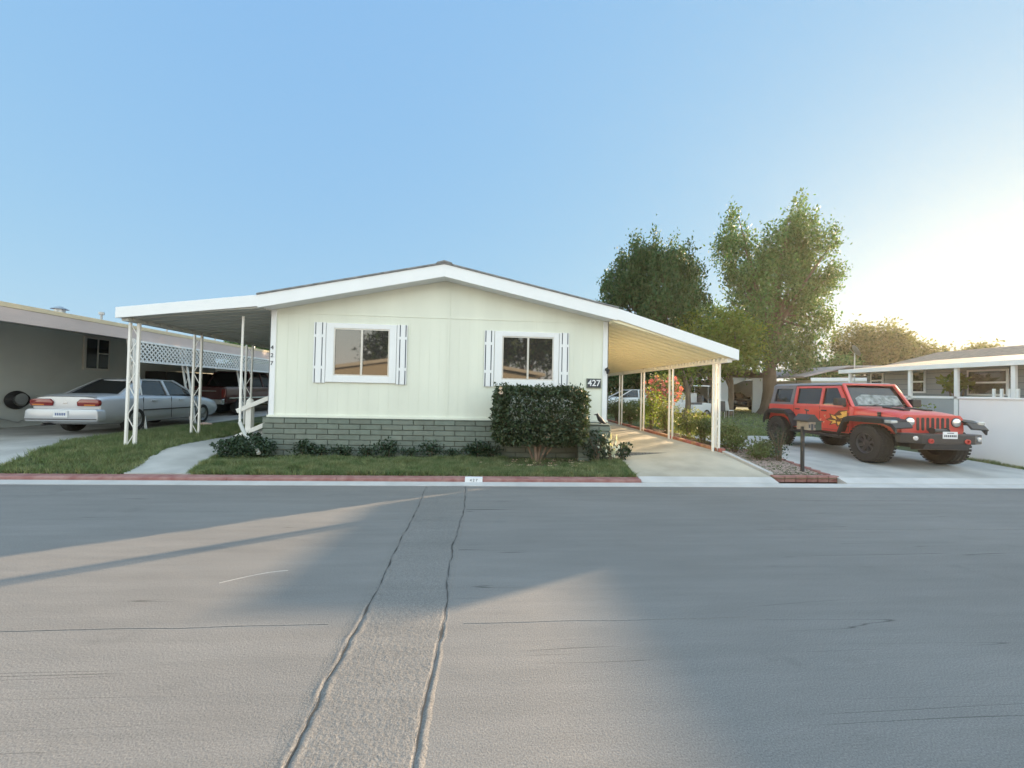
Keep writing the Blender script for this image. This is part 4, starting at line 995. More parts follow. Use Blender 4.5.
# rose strip beside the right carport
roses = [(5.75, 8.45, .32, .45, 'low rose bush with dry stems right behind front carport post'), (6.05, 9.1, .36, .62, 'second rose bush behind front carport post'), (5.85, 9.9, .36, .8, 'tall rose bush between front and second carport posts'),
         (6.0, 10.9, .42, .9, 'olive rose bush just past second carport post'), (5.85, 12.0, .42, 1.1, 'full sunlit rose bush near third carport post'), (5.95, 13.3, .5, 1.5, 'tall yellow-green shrub behind third carport post'),
         (5.8, 14.9, .42, .8, 'rounded shrub near fourth carport post'), (5.85, 16.6, .5, 1.0, 'dark shrub at far end of rose strip'),
         (5.80, 7.75, .26, .32, 'small sparse rose next to gravel in planting strip'), (6.15, 8.0, .28, .42, 'thorny rose bush leaning toward off-roader wheel')]
for i, (x, y, r_, h_, lb) in enumerate(roses):
    bush('rose_bush', lb, x, y, r_, r_*1.1, h_, int(1500*r_/.4*(0.55 if i in (0, 8, 9) else 1)), 0.06, 'leafr' if i not in (5,) else 'leaf3', 'bush', 'rose bushes along the carport strip', stems=9, flowers=6 if i in (3, 4, 6) else 0, fm='petal', shell=.15, ups=.4)
bush('flowering_shrub', 'pink flowering shrub rising behind third carport post', 7.0, 14.6, .75, .6, 2.15, 2200, 0.08, 'leafr', stems=8, flowers=120, fm='petalp', fsize=.09, zlow=.8)
bush('garden_shrub', 'dark green shrub seen beside home wall under carport', 5.6, 19.2, .9, .6, 1.25, 2600, 0.09, 'leafi', stems=6)
bush('garden_shrub', 'olive shrub seen between fourth and third carport posts', 7.4, 18.4, .8, .6, 1.0, 2000, 0.09, 'leafr', stems=6)
bush('mailbox_plant', 'spindly dark plant in front of off-roader rear wheel', 6.25, 7.75, .26, .24, .75, 260, 0.05, 'leafi', 'plant', stems=10, shell=.1)
bush('porch_shrub', 'thin flowering shrub beside porch behind hood of off-roader', 12.7, 10.4, .5, .4, 1.35, 500, 0.08, 'leaf3', 'bush', stems=8)
bush('potted_palm', 'feathery pale plant on the porch above white fence', 16.8, 12.6, .35, .35, 2.35, 260, 0.20, 'leaf3', 'plant', stems=6, zlow=1.6)

# bird on the planter pillar
bmb = bmesh.new()
def ell(bm, c, r, rot=0):
    mtx = Matrix.Translation(c) @ Matrix.Rotation(rot, 4, 'Y') @ Matrix.Diagonal((r[0], r[1], r[2], 1))
    bmesh.ops.create_uvsphere(bm, u_segments=12, v_segments=8, radius=1, matrix=mtx)
bv = [((2.42, 7.95, 1.13), .010), ((2.38, 7.95, 1.10), .032), ((2.36, 7.95, 1.07), .034), ((2.40, 7.95, 1.01), .055), ((2.45, 7.95, .965), .045), ((2.50, 7.95, .93), .02), ((2.56, 7.95, .90), .012)]
me = bpy.data.meshes.new('bird'); pts = [Vector(p) for p in [(2.300, 7.93, 1.088), (2.335, 7.93, 1.095), (2.37, 7.93, 1.10), (2.395, 7.93, 1.05), (2.43, 7.93, 1.00), (2.48, 7.93, .955), (2.54, 7.93, .915), (2.60, 7.93, .885)]]
rad = [.004, .012, .030, .034, .052, .042, .018, .010]
bb = MB(); bb.tube(pts, rad, 10)
for s in (-.018, .018): bb.tube([(2.45, 7.93+s, .97), (2.45, 7.93+s, .906)], .005, 5); bb.tube([(2.45, 7.93+s, .909), (2.42, 7.93+s, .909)], .004, 5)
o = bb.build('bird', M['bird'], smooth=True); tag(o, 'small black bird perched on block planter pillar', 'bird')
bmb.free()
# scrap of pale litter on the left lawn
mb = MB(); mb.hexa([(-8.32, 12.0, .33), (-8.10, 11.95, .30), (-8.02, 12.1, .36), (-8.3, 12.15, .36), (-8.38, 12.0, .40), (-8.12, 12.0, .42), (-8.06, 12.1, .40), (-8.34, 12.15, .43)])
o = mb.build('garden_rock', M['petal'], bevel=.02); tag(o, 'small pale rock lying on turf behind the left carport posts', 'rock')

# ================================================================== VEHICLES
def wheel(parent, x, y, r, w, side, rimm='rim', spokes=5, knob=0, rr=0.62):
    mb = MB(); s = side
    prof = [(-w/2, r*rr), (-w/2, r*.90), (-w*.40, r*.985), (-w*.2, r), (w*.2, r), (w*.40, r*.985), (w/2, r*.90), (w/2, r*rr), (w*.3, r*rr*.96), (-w*.3, r*rr*.96), (-w/2, r*rr)]
    mb.lathe([(a, b) for a, b in prof], (x, y, r), 'y', 36, cap=False)
    if knob:
        for k in range(knob):
            a = 2*math.pi*k/knob; ca, sa = math.cos(a), math.sin(a)
            for yy, ww in ((-w*.43, w*.16), (-w*.14, w*.2), (w*.14, w*.2), (w*.43, w*.16)):
                aa = a + (0.04 if yy > 0 else -.04); ca, sa = math.cos(aa), math.sin(aa)
                p = Vector((x+ca*r*.985, y+yy, r+sa*r*.985)); q = Vector((x+ca*(r+.012), y+yy, r+sa*(r+.012)))
                mb.bar(p, q, ww, 2*math.pi*r/knob*.55, (0, 1, 0))
    ty = mb.build('wheel', M['rubber'], parent, smooth=True)
    mb = MB(); R0 = r*rr
    o_ = y+s*w*.36
    mb.lathe([(-s*w*.25, R0*.86), (0, R0*.97), (s*w*.06, R0*1.0), (s*w*.08, R0*.95), (s*w*.02, R0*.84), (-s*w*.2, R0*.80)], (x, o_, r), 'y', 30, cap=False)
    mb.lathe([(-s*.10, R0*.3), (s*.0, R0*.28), (s*.012, R0*.16), (s*.02, .001)], (x, o_, r), 'y', 16)
    for k in range(spokes):
        a = 2*math.pi*k/spokes+.3; ca, sa = math.cos(a), math.sin(a)
        p = Vector((x+ca*R0*.15, o_-s*.02, r+sa*R0*.15)); q = Vector((x+ca*R0*.93, o_-s*.012, r+sa*R0*.93)); mb.bar(p, q, R0*.24, .03, (0, 1, 0))
    mb.build('rim', M[rimm], ty, smooth=True)
    mb = MB(); mb.lathe([(0, R0*.9), (s*.01, .001)], (x, y+s*.02, r), 'y', 20); mb.build('brake_disc', M['black'], ty)
    return ty

def cut(o, cylinders):
    """wheel wells cut from a body: list of (x, z, r)"""
    mb = MB()
    for (x, z, r) in cylinders:
        for s in (-1, 1): mb.lathe([(-.24, r), (.45, r)] if s > 0 else [(-.45, r), (.24, r)], (x, s*.86, z), 'y', 32)
    c = mb.build('cutter', M['black'])
    md = o.modifiers.new('b', 'BOOLEAN'); md.object = c; md.operation = 'DIFFERENCE'; md.solver = 'EXACT'
    dg = bpy.context.evaluated_depsgraph_get(); me = bpy.data.meshes.new_from_object(o.evaluated_get(dg))
    o.modifiers.clear(); o.data = me; bpy.data.objects.remove(c)
    me.shade_smooth(); me.set_sharp_from_angle(angle=R(30))

def loft(stations, mirror=True):
    """stations: (x, [(y,z),...]) from bottom centre to top centre, half-section"""
    mb = MB(); V = []; F = []; rings = []
    for x, hs in stations:
        ring = [(x, y, z) for y, z in hs] + [(x, -y, z) for y, z in reversed(hs) if abs(y) > 1e-6]
        rings.append(len(V)); V += ring; n = len(ring)
    for i in range(len(stations)-1):
        a, b = rings[i], rings[i+1]
        for k in range(n): F.append((a+k, a+(k+1) % n, b+(k+1) % n, b+k))
    F.append(tuple(range(n))); F.append(tuple(range(rings[-1], rings[-1]+n)))
    mb.add(V, F); return mb

def sub(o, lv=2):
    md = o.modifiers.new('s', 'SUBSURF'); md.levels = lv; md.render_levels = lv
    dg = bpy.context.evaluated_depsgraph_get(); me = bpy.data.meshes.new_from_object(o.evaluated_get(dg)); o.modifiers.clear(); o.data = me; me.shade_smooth()

def sedan(t, paint, ln=4.85, hw=0.88, tall=1.42):
    """x forward"""
    S = ln/4.85
    def sec(w, zb, zbelt, zt_, k=.86): return [(0, zb), (w*.72, zb), (w*.93, zb+.05), (w*1.0, zb+.22), (w*1.0, zbelt-.18), (w*.965, zbelt-.03), (w*k, zt_), (w*.4, zt_+.018), (0, zt_+.022)]
    st = []
    for x, w, zb, zl, zt_ in ((-2.42, .78, .36, .86, .90), (-2.40, .81, .30, .88, .93), (-2.2, .86, .24, .93, .975), (-1.7, .88, .21, .95, .985), (-1.0, .88, .2, .95, .97), (0, .88, .2, .935, .95), (.9, .88, .2, .92, .945), (1.4, .87, .2, .87, .90), (1.9, .85, .2, .80, .83), (2.25, .80, .23, .70, .74), (2.40, .70, .30, .60, .64), (2.42, .66, .34, .56, .60)):
        st.append((x*S, sec(w*hw/.88, zb, zl, zt_)))
    body = loft(st).build('body', M[paint], t); sub(body, 1); cut(body, [(-1.38*S, .33, .375), (1.36*S, .33, .375)])
    # greenhouse glass volume
    def gh(x0, x1, x2, x3, zb, zt_, wb, wt): # base rear, roof rear, roof front, base front
        V = [(x0, -wb*.93, zb), (x3, -wb*.93, zb), (x3, wb*.93, zb), (x0, wb*.93, zb), (x1, -wt, zt_), (x2, -wt, zt_), (x2, wt, zt_), (x1, wt, zt_)]
        return V
    zb = .93
    mb = MB(); mb.hexa(gh(-1.72*S, -.93*S, .28*S, 1.12*S, zb, tall-.03, .80, .555)); mb.build('glass', M['glassc'], t, .03)
    # roof skin
    mb = MB(); r = []
    for x, w, z in ((-1.02, .50, tall-.06), (-.9, .56, tall-.02), (-.4, .585, tall), (.1, .58, tall-.005), (.28, .55, tall-.03), (.36, .50, tall-.065)):
        r.append((x*S, [(0, z-.03), (w*.9, z-.035), (w+.01, z-.035), (w*.97, z-.008), (w*.6, z+.012), (0, z+.018)]))
    rf = loft(r).build('roof', M[paint], t); sub(rf, 1)
    for s in (-1, 1):
        mb = MB()
        # C pillar, wide, following the glass slope
        mb.add([(-1.86*S, s*.77, zb-.01), (-1.22*S, s*.80, zb-.01), (-.86*S, s*.575, tall-.03), (-1.02*S, s*.53, tall-.035), (-1.86*S, s*.69, zb-.01), (-1.22*S, s*.73, zb-.01), (-.86*S, s*.53, tall-.035), (-1.02*S, s*.49, tall-.04)],
               [(0,1,2,3),(4,7,6,5),(0,4,5,1),(1,5,6,2),(2,6,7,3),(3,7,4,0)])
        mb.bar((1.20*S, s*.765, zb-.02), (.30*S, s*.565, tall-.035), .05, .04, (0, s, 0))
        mb.bar((-.10*S, s*.775, zb-.01), (-.16*S, s*.575, tall-.04), .075, .03, (0, s, 0))
        mb.bar((-.9*S, s*.575, tall-.035), (.3*S, s*.572, tall-.035), .03, .03)
        mb.build('pillar', M[paint], t)
        mb = MB(); mb.bar((-1.25*S, s*.802, zb-.004), (1.1*S, s*.80, zb-.012), .014, .022); mb.build('belt_trim', M['black'], t)
        mb = MB()
        for x in (-1.15, -.10, .98): mb.bar((x*S, s*.882, .30), (x*S+(.03 if x > .5 else 0), s*.868, .90), .010, .012)
        mb.bar((-1.15*S, s*.884, .56), (.98*S, s*.884, .56), .012, .03)
        mb.build('door_seam', M['black'], t)
        for x in (-.85, .2):
            mb = MB(); mb.box(x*S, x*S+.18, s*.86, s*.905, .79, .825); mb.build('door_handle', M[paint], t, .01)
        mb = MB(); mb.box(.86*S, .98*S, s*.80, s*.99, .93, 1.05); mb.build('mirror', M['black'], t, .02)
    for x in (-1.38, 1.36):
        for s in (-1, 1): wheel(t, x*S, s*.775, .32, .21, s, rr=.66, spokes=7)
    return body

# silver sedan: rear towards the street
car = thing('sedan', 'silver four-door sedan parked nose-in beside beige stucco wall', 'car', (-9.74, 11.85, g(-11, 11)+.03), local=True, rz=R(90+2.5)); car.scale = (.92, .86, .98)
sedan(car, 'silver', 4.85, 0.88, 1.40)
for s in (-1, 1):
    mb = MB(); mb.prism([(s*.30, .70), (s*.80, .70), (s*.83, .76), (s*.82, .84), (s*.76, .87), (s*.36, .87), (s*.28, .80)], 'x', -2.455, -2.36)
    mb.T = None; l = mb.build('tail_light', M['lampred'], car, .02, smooth=True)
    mb = MB(); mb.prism([(s*.48, .715), (s*.74, .715), (s*.75, .745), (s*.48, .745)], 'x', -2.462, -2.456); mb.build('lamp_lens', M['lamporange'], l)
mb = MB(); mb.prism([(-.86, .34), (.86, .34), (.88, .42), (.86, .60), (.80, .64), (-.80, .64), (-.86, .60), (-.88, .42)], 'x', -2.52, -2.28); mb.build('rear_bumper', M['silver'], car, .035, smooth=True)
mb = MB(); mb.box(-2.528, -2.521, -.85, .85, .385, .405); mb.build('bumper_line', M['black'], car)
mb = MB(); mb.box(-2.545, -2.52, -.17, .17, .44, .59); pl = mb.build('licence_plate', M['plate'], car, .004)
mb = MB()
for k in range(6): mb.box(-2.549, -2.546, -.125+k*.043, -.125+k*.043+.026, .485, .545)
mb.build('plate_marks', mat('plate_ink', (.10, .14, .30), .6), pl)
mb = MB(); mb.box(-2.44, -2.415, -.045, .045, .76, .785); mb.build('badge', M['chrome'], car, .004)
mb = MB(); mb.bar((-2.40, -.72, .925), (-2.40, .72, .925), .02, .012); mb.build('boot_seam', M['black'], car)
mb = MB(); mb.tube([(-2.50, .45, .27), (-2.2, .45, .27)], .03, 10); mb.build('exhaust', M['black'], car)

# pickup and dark SUVs deeper in the neighbour's carport
def pickup(t, paint):
    def sec(w, zb, zt_): return [(0, zb), (w*.8, zb), (w*.97, zb+.08), (w, zb+.3), (w, zt_-.12), (w*.96, zt_), (w*.5, zt_+.01), (0, zt_+.012)]
    st = [(x, sec(w, zb, z)) for x, w, zb, z in ((-2.65, .90, .5, 1.10), (-2.6, .95, .46, 1.13), (-1.0, .97, .42, 1.15), (1.0, .97, .42, 1.13), (2.3, .94, .42, 1.05), (2.6, .86, .45, .98))]
    b = loft(st).build('body', M[paint], t, smooth=True); cut(b, [(-1.65, .40, .46), (1.75, .40, .46)])
    mb = MB(); mb.hexa([(-.95, -.86, 1.14), (1.35, -.86, 1.12), (1.35, .86, 1.12), (-.95, .86, 1.14), (-.72, -.66, 1.74), (.62, -.66, 1.76), (.62, .66, 1.76), (-.72, .66, 1.74)]); mb.build('glass', M['glassc'], t, .03)
    mb = MB(); mb.hexa([(-.78, -.68, 1.74), (.66, -.68, 1.76), (.66, .68, 1.76), (-.78, .68, 1.74), (-.70, -.60, 1.80), (.58, -.60, 1.82), (.58, .60, 1.82), (-.70, .60, 1.80)])
    for s in (-1, 1):
        mb.bar((-.93, s*.86, 1.14), (-.73, s*.67, 1.76), .10, .05, (0, s, 0)); mb.bar((.10, s*.865, 1.14), (.08, s*.67, 1.76), .08, .04, (0, s, 0)); mb.bar((1.35, s*.86, 1.12), (.62, s*.67, 1.77), .07, .05, (0, s, 0))
    mb.build('roof', M[paint], t, .01)
    for s in (-1, 1):
        mb = MB(); mb.box(-2.675, -2.60, s*.80, s*.93, .72, 1.05); mb.build('tail_light', M['lampred'], t, .01)
        mb = MB(); mb.bar((-2.5, s*.985, .70), (2.4, s*.985, .70), .02, .05); mb.build('side_trim', M['chrome'], t)
        mb = MB(); mb.box(.95, 1.1, s*.95, s*1.15, 1.14, 1.34); mb.build('mirror', M['black'], t, .02)
        for x in (-1.65, 1.75): wheel(t, x, s*.84, .39, .25, s, spokes=6)
    mb = MB(); mb.box(-2.82, -2.655, -.92, .92, .46, .66); mb.build('rear_bumper', M['chrome'], t, .02)
    mb = MB(); mb.box(-2.69, -2.655, -.62, .62, .95, .975); mb.build('tailgate_trim', M['chrome'], t)
pk = thing('pickup_truck', 'dark maroon pickup with chrome bumper behind silver sedan', 'pickup truck', (-10.9, 18.2, g(-11, 18)+.02), local=True, rz=R(91)); pickup(pk, 'maroon')
sv_ = thing('pickup_truck', 'black truck parked deepest in the left carport', 'pickup truck', (-9.9, 23.4, g(-10, 23)+.02), local=True, rz=R(90)); pickup(sv_, 'blackcar')
# parked white car far behind, seen under the right carport
wc = thing('sedan', 'white car far behind carport beside dark evergreen screen', 'car', (9.4, 24.0, .40), local=True, rz=R(185)); sedan(wc, 'whitecar')

# golf cart
gc = thing('golf_cart', 'white-roofed golf cart parked on back lawn beyond carport posts', 'golf cart', (12.1, 22.0, g(12, 22)+.02), local=True, rz=R(195))
mb = MB(); mb.prism([(-1.1, .25), (1.15, .25), (1.2, .6), (1.05, .82), (.75, .85), (.6, .38), (.2, .38), (.15, .72), (-.5, .72), (-.55, .85), (-1.15, .8)], 'y', -.55, .55)
gb = mb.build('body', M['whitecar'], gc, .03)
mb = MB(); mb.box(-1.0, .75, -.6, .6, 1.78, 1.85); mb.build('roof', M['whitecar'], gc, .03)
mb = MB()
for x0_, x1_ in ((-.95, -.9), (1.0, .6)):
    for s in (-1, 1): mb.bar((x0_, s*.5, .8), (x1_, s*.52, 1.79), .035)
mb.build('roof_struts', M['galv'], gc)
mb = MB(); mb.box(-.5, .15, -.5, .5, .722, .84); mb.box(-.62, -.5, -.5, .5, .86, 1.25); mb.build('seat', M['ac'], gc, .03)
mb = MB(); mb.tube([(.75, -.2, .85), (.45, -.2, 1.1)], .02, 6); mb.T = Matrix.Translation((.45, -.2, 1.1)) @ Matrix.Rotation(R(-50), 4, 'Y'); mb.lathe([(0, .16), (.02, .17), (.03, .15), (.01, .15)], (0, 0, 0), 'z', 14); mb.build('steering_wheel', M['black'], gc)
for x in (-.8, .85):
    for s in (-1, 1): wheel(gc, x, s*.5, .22, .18, s, spokes=5)

# clutter of patio chairs near the golf cart
def patio_chair(x, y, rz, lb, m):
    t = thing('patio_chair', lb, 'chair', (x, y, g(x, y)), 'patio chairs on the back lawn', local=True, rz=rz)
    mb = MB(); mb.box(-.25, .25, -.25, .25, .42, .45); mb.build('seat', m, t, .01)
    mb = MB(); mb.hexa([(-.25, .23, .45), (.25, .23, .45), (.25, .27, .45), (-.25, .27, .45), (-.23, .34, 1.0), (.23, .34, 1.0), (.23, .38, 1.0), (-.23, .38, 1.0)]); mb.build('backrest', m, t, .01)
    for sx in (-1, 1):
        for sy in (-1, 1): MB().bar((sx*.22, sy*.22, 0), (sx*.22, sy*.22, .42), .03).build('leg', M['galv'], t)
patio_chair(13.4, 21.0, 2.6, 'dark patio chair on back lawn right of golf cart', M['ac'])
patio_chair(14.5, 22.0, 2.0, 'white patio chair farther right of golf cart', M['trim'])
# propane style grill
gr_ = thing('barbecue_grill', 'covered dark barbecue grill on back lawn near shed', 'grill', (13.7, 22.5, g(13, 22)), local=True, rz=.3)
MB().box(-.45, .45, -.3, .3, .25, .8).build('cabinet', M['ac'], gr_, .02)
mb = MB(); mb.prism([(-.3, .8), (.3, .8), (.3, .95), (.12, 1.12), (-.12, 1.12), (-.3, .95)], 'x', -.45, .45); mb.build('hood', M['blacksteel'], gr_, .02)
MB().box(.45, .75, -.25, .25, .76, .80).build('side_shelf', M['galv'], gr_)
for s in (-1, 1): MB().bar((s*.4, 0, 0), (s*.4, 0, .25), .5 if False else .06, .5).build('leg', M['galv'], gr_)
# white storage trailer far behind under the carport
tr = thing('cargo_trailer', 'low white cargo trailer far behind fourth carport post', 'trailer', (11.2, 22.6, .42), local=True, rz=R(8))
MB().box(-1.3, 1.3, -.8, .8, .35, 1.25).build('box_body', M['whitecar'], tr, .05)
for s in (-1, 1): wheel(tr, 0, s*.82, .30, .16, s)
MB().bar((-1.3, 0, .4), (-2.2, 0, .4), .07).build('drawbar', M['galv'], tr)

# vehicle inside the shed
sc_ = thing('sedan', 'dark car half hidden inside open white shed', 'car', (20.6, 30.8, .45), local=True, rz=R(-90)); sedan(sc_, 'blackcar')

# ------------------------------------------------------------------ red off-roader
JX, JY = 9.38, 9.25
jeep = thing('off_roader', 'red four-door off-roader with knobbly tyres and yellow side graphics', 'car', (JX, JY, g(JX, JY)+.02), local=True, rz=R(-94.4)); jeep.scale = (.952, .952, .952)
WR = 0.43
# tub
mb = MB(); HWJ = .80
mb.prism([(-2.10, .62), (-1.95, .58), (.95, .58), (.95, 1.24), (-2.10, 1.24)], 'y', -HWJ, HWJ)
tub = mb.build('body', M['red'], jeep, .04, segs=3); cut(tub, [(-1.5, WR+.05, .53)])
# hood and front clip
mb = MB()
st = [(.90, .74, 1.235, .62), (1.15, .73, 1.225, .62), (1.6, .70, 1.19, .66), (1.95, .66, 1.14, .70), (2.0, .64, 1.10, .72)]
hs = [(x, [(0, zb), (w*.9, zb), (w, zb+.05), (w, zt_-.10), (w*.96, zt_-.03), (w*.86, zt_+.005), (w*.45, zt_+.03), (0, zt_+.035)]) for x, w, zt_, zb in st]
hood = loft(hs).build('hood', M['red'], jeep, smooth=True)
for s in (-1, 1): MB().bar((1.25, s*.25, 1.262), (1.75, s*.25, 1.222), .16, .03).build('hood_vent', M['black'], hood, .008)
for s in (-1, 1): MB().box(1.55, 1.62, s*.70, s*.73, 1.06, 1.16).build('hood_latch', M['black'], hood, .005)
# grille with seven slots
mb = MB(); mb.prism([(-.64, .70), (.64, .70), (.68, .80), (.66, 1.06), (.60, 1.13), (-.60, 1.13), (-.66, 1.06), (-.68, .80)], 'x', 1.99, 2.05); gl = mb.build('grille', M['red'], jeep, .012)
for k in range(7):
    y = (k-3)*.107; mb = MB(); h_ = .15
    mb.prism([(y-.032, .82), (y-.02, .79), (y+.02, .79), (y+.032, .82), (y+.032, 1.04), (y+.02, 1.07), (y-.02, 1.07), (y-.032, 1.04)], 'x', 2.051, 2.056); mb.build('grille_slot', M['black'], gl)
for s in (-1, 1):
    mb = MB(); mb.lathe([(0, .105), (.012, .105), (.012, .09)], (2.05, s*.50, .975), 'x', 24); hl = mb.build('headlight', M['black'], jeep)
    mb = MB(); mb.lathe([(0, .092), (.02, .085), (.035, .05), (.038, .001)], (2.058, s*.50, .975), 'x', 24); mb.build('lens', M['lampclear'], hl, smooth=True)
# fender flares (trapezoid arches) and inner wells
def flare(xc, top, front):
    for s in (-1, 1):
        a = [(xc-.72, .62), (xc-.56, .98), (xc-.42, top), (xc+.44, top), (xc+.62, top-.06), (xc+.72, top-.18)] if front else [(xc-.60, .72), (xc-.50, .96), (xc-.36, top), (xc+.36, top), (xc+.52, .96), (xc+.70, .62)]
        mb = MB()
        for p, q in zip(a, a[1:]):
            y0_, y1_ = (.62 if front else .78), .99
            n_ = Vector((-(q[1]-p[1]), q[0]-p[0])).normalized()*.045
            mb.hexa([(p[0], s*y0_, p[1]-n_[1]*0), (q[0], s*y0_, q[1]), (q[0], s*y1_, q[1]-.02), (p[0], s*y1_, p[1]-.02), (p[0]+n_[0], s*y0_, p[1]+n_[1]), (q[0]+n_[0], s*y0_, q[1]+n_[1]), (q[0]+n_[0]*.6, s*y1_, q[1]+n_[1]*.6-.02), (p[0]+n_[0]*.6, s*y1_, p[1]+n_[1]*.6-.02)])
        for p, q in zip(a, a[1:]):
            mb.hexa([(p[0], s*.93, p[1]-.11), (q[0], s*.93, q[1]-.11), (q[0], s*.975, q[1]-.11), (p[0], s*.975, p[1]-.11), (p[0], s*.93, p[1]-.018), (q[0], s*.93, q[1]-.018), (q[0], s*.987, q[1]-.018), (p[0], s*.987, p[1]-.018)])
        f = mb.build('fender_flare', M['black'], jeep, .006, segs=1)
        if front: mb = MB(); mb.box(xc+.50, xc+.66, s*.86, s*1.0, top-.085, top-.02); mb.build('turn_signal', M['lampclear'], f, .01)
flare(1.5, 1.02, True); flare(-1.5, 1.06, False)
mb = MB()
for s in (-1, 1): mb.box(.95, 1.98, s*.35, s*.62, .70, 1.05)
mb.box(-2.0, 2.0, -.45, .45, .42, .66); mb.build('chassis', M['black'], jeep, .01)
for x in (-1.5, 1.5):
    MB().tube([(x, -.7, WR), (x, .7, WR)], .05, 8).build('axle', M['black'], jeep)
    for s in (-1, 1): wheel(jeep, x, s*.82, WR, .31, s, 'rimd', 8, knob=34, rr=.55)
# greenhouse
ZB, ZT = 1.24, 1.80
mb = MB(); mb.hexa([(-2.06, -.745, ZB), (.86, -.745, ZB), (.86, .745, ZB), (-2.06, .745, ZB), (-1.98, -.655, ZT), (.50, -.655, ZT), (.50, .655, ZT), (-1.98, .655, ZT)]); mb.build('glass', M['glassc'], jeep)
def side(x, z, s, out=0.0): # point on the side plane
    t = (z-ZB)/(ZT-ZB); return (x, s*(.752-.09*t+out), z)
def side_quad(mb, pts, s, th=.03, out=.0):
    a = [side(x, z, s, out) for x, z in pts]; b = [side(x, z, s, out+th) for x, z in pts]; n = len(a)
    mb.add(a+b, [tuple(range(n)), tuple(range(n, 2*n))[::-1]] + [(i, (i+1) % n, n+(i+1) % n, n+i) for i in range(n)])
def fx(z): return .88-.36*(z-ZB)/(ZT-ZB)    # windshield line
for s in (-1, 1):
    mb = MB() # red door frames
    side_quad(mb, [(.02, ZB), (-.06, ZB), (-.05, ZT-.03), (.03, ZT-.03)], s); side_quad(mb, [(-.93, ZB), (-1.02, ZB), (-1.00, ZT-.03), (-.93, ZT-.03)], s)
    side_quad(mb, [(fx(ZB)-.02, ZB), (fx(ZB)-.11, ZB), (fx(ZT)-.12, ZT-.03), (fx(ZT)-.01, ZT-.03)], s)
    side_quad(mb, [(-1.0, ZT-.085), (-1.0, ZT-.03), (fx(ZT), ZT-.03), (fx(ZT)+.02, ZT-.085)], s, .032)
    side_quad(mb, [(-1.0, ZB), (-1.0, ZB+.035), (fx(ZB), ZB+.035), (fx(ZB), ZB)], s, .034)
    mb.build('door_frame', M['red'], jeep)
    mb = MB() # hard top sides
    side_quad(mb, [(-2.04, ZB), (-1.90, ZB), (-1.84, ZT-.02), (-1.98, ZT-.02)], s); side_quad(mb, [(-1.17, ZB), (-1.05, ZB), (-1.03, ZT-.02), (-1.12, ZT-.02)], s)
    side_quad(mb, [(-2.0, ZT-.10), (-2.0, ZT), (-1.03, ZT), (-1.03, ZT-.10)], s, .032); side_quad(mb, [(-2.04, ZB), (-2.03, ZB+.06), (-1.05, ZB+.06), (-1.05, ZB)], s, .033)
    mb.build('hardtop_side', mat('hardtop', (.13, .13, .15), .5), jeep)
    # doors: seams, handles, hinges
    mb = MB()
    for x in (.88, -.02, -.98): mb.box(x-.006, x+.006, s*.799, s*.804, .62, 1.235)
    mb.box(-.98, .88, s*.799, s*.804, .635, .645); mb.build('door_seam', M['decal_k'], jeep)
    for x in (.06, -.90):
        mb = MB(); mb.box(x, x+.16, s*.80, s*.835, 1.10, 1.135); mb.build('door_handle', M['black'], jeep, .01)
    mb = MB()
    for x in (.86, -.04):
        for z in (.80, 1.12): mb.box(x, x+.09, s*.80, s*.825, z-.025, z+.025)
    mb.build('hinge', M['red'], jeep, .006)
    mb = MB(); mb.box(.70, .84, s*.82, s*1.04, 1.27, 1.46); mb.box(.74, .80, s*.78, s*.84, 1.24, 1.32); mb.build('mirror', M['black'], jeep, .02)
    mb = MB(); mb.box(-.95, .88, s*.84, s*.95, .46, .52)
    for x in (-.8, 0, .75): mb.bar((x, s*.5, .52), (x, s*.88, .49), .05)
    mb.build('side_step', M['black'], jeep, .015)
    mb = MB(); mb.box(-2.13, -2.08, s*.62, s*.80, .92, 1.15); mb.build('tail_light', M['lampred'], jeep, .01)
for s in (-1, 1): MB().bar((-1.0, s*.785, 1.195), (.86, s*.785, 1.195), .03, .018).build('belt_ridge', M['red'], jeep)
# roof
mb = MB(); mb.hexa([(-2.02, -.68, ZT), (.54, -.68, ZT), (.54, .68, ZT), (-2.02, .68, ZT), (-1.98, -.62, ZT+.06), (.46, -.62, ZT+.06), (.46, .62, ZT+.06), (-1.98, .62, ZT+.06)]); mb.build('roof', mat('roof_panel', (.20, .20, .23), .4, coat=.3), jeep, .02, segs=3)
# windscreen frame
mb = MB()
for s in (-1, 1): mb.bar((.92, s*.72, ZB-.02), (.545, s*.64, ZT+.01), .07, .05)
mb.bar((.545, -.64, ZT+.01), (.545, .64, ZT+.01), .06, .05); mb.bar((.93, -.74, ZB-.005), (.93, .74, ZB-.005), .09, .05); mb.build('windscreen_frame', M['red'], jeep, .008)
mb = MB(); mb.hexa([(.72, -.60, ZB+.05), (.80, -.60, ZB+.05), (.80, .60, ZB+.05), (.72, .60, ZB+.05), (.6, -.55, ZB+.33), (.66, -.55, ZB+.33), (.66, .55, ZB+.33), (.6, .55, ZB+.33)]); mb.T = None
ws = MB()
def wsp(y, z, o=0): t = (z-ZB)/(ZT-ZB); return (.862-.36*t+o, y, z)
ws.add([wsp(-.52, ZB+.06, .004), wsp(.60, ZB+.06, .004), wsp(.58, ZB+.30, .004), wsp(-.30, ZB+.32, .004), wsp(-.5, ZB+.22, .004)], [(0, 1, 2, 3, 4)]); ws.build('windscreen_shade', M['mesh_white'], jeep, fix=False)
for s in (-.35, .25): MB().bar((.93, s, ZB+.035), (.80, s+.42, ZB+.10), .012).build('wiper', M['black'], jeep)
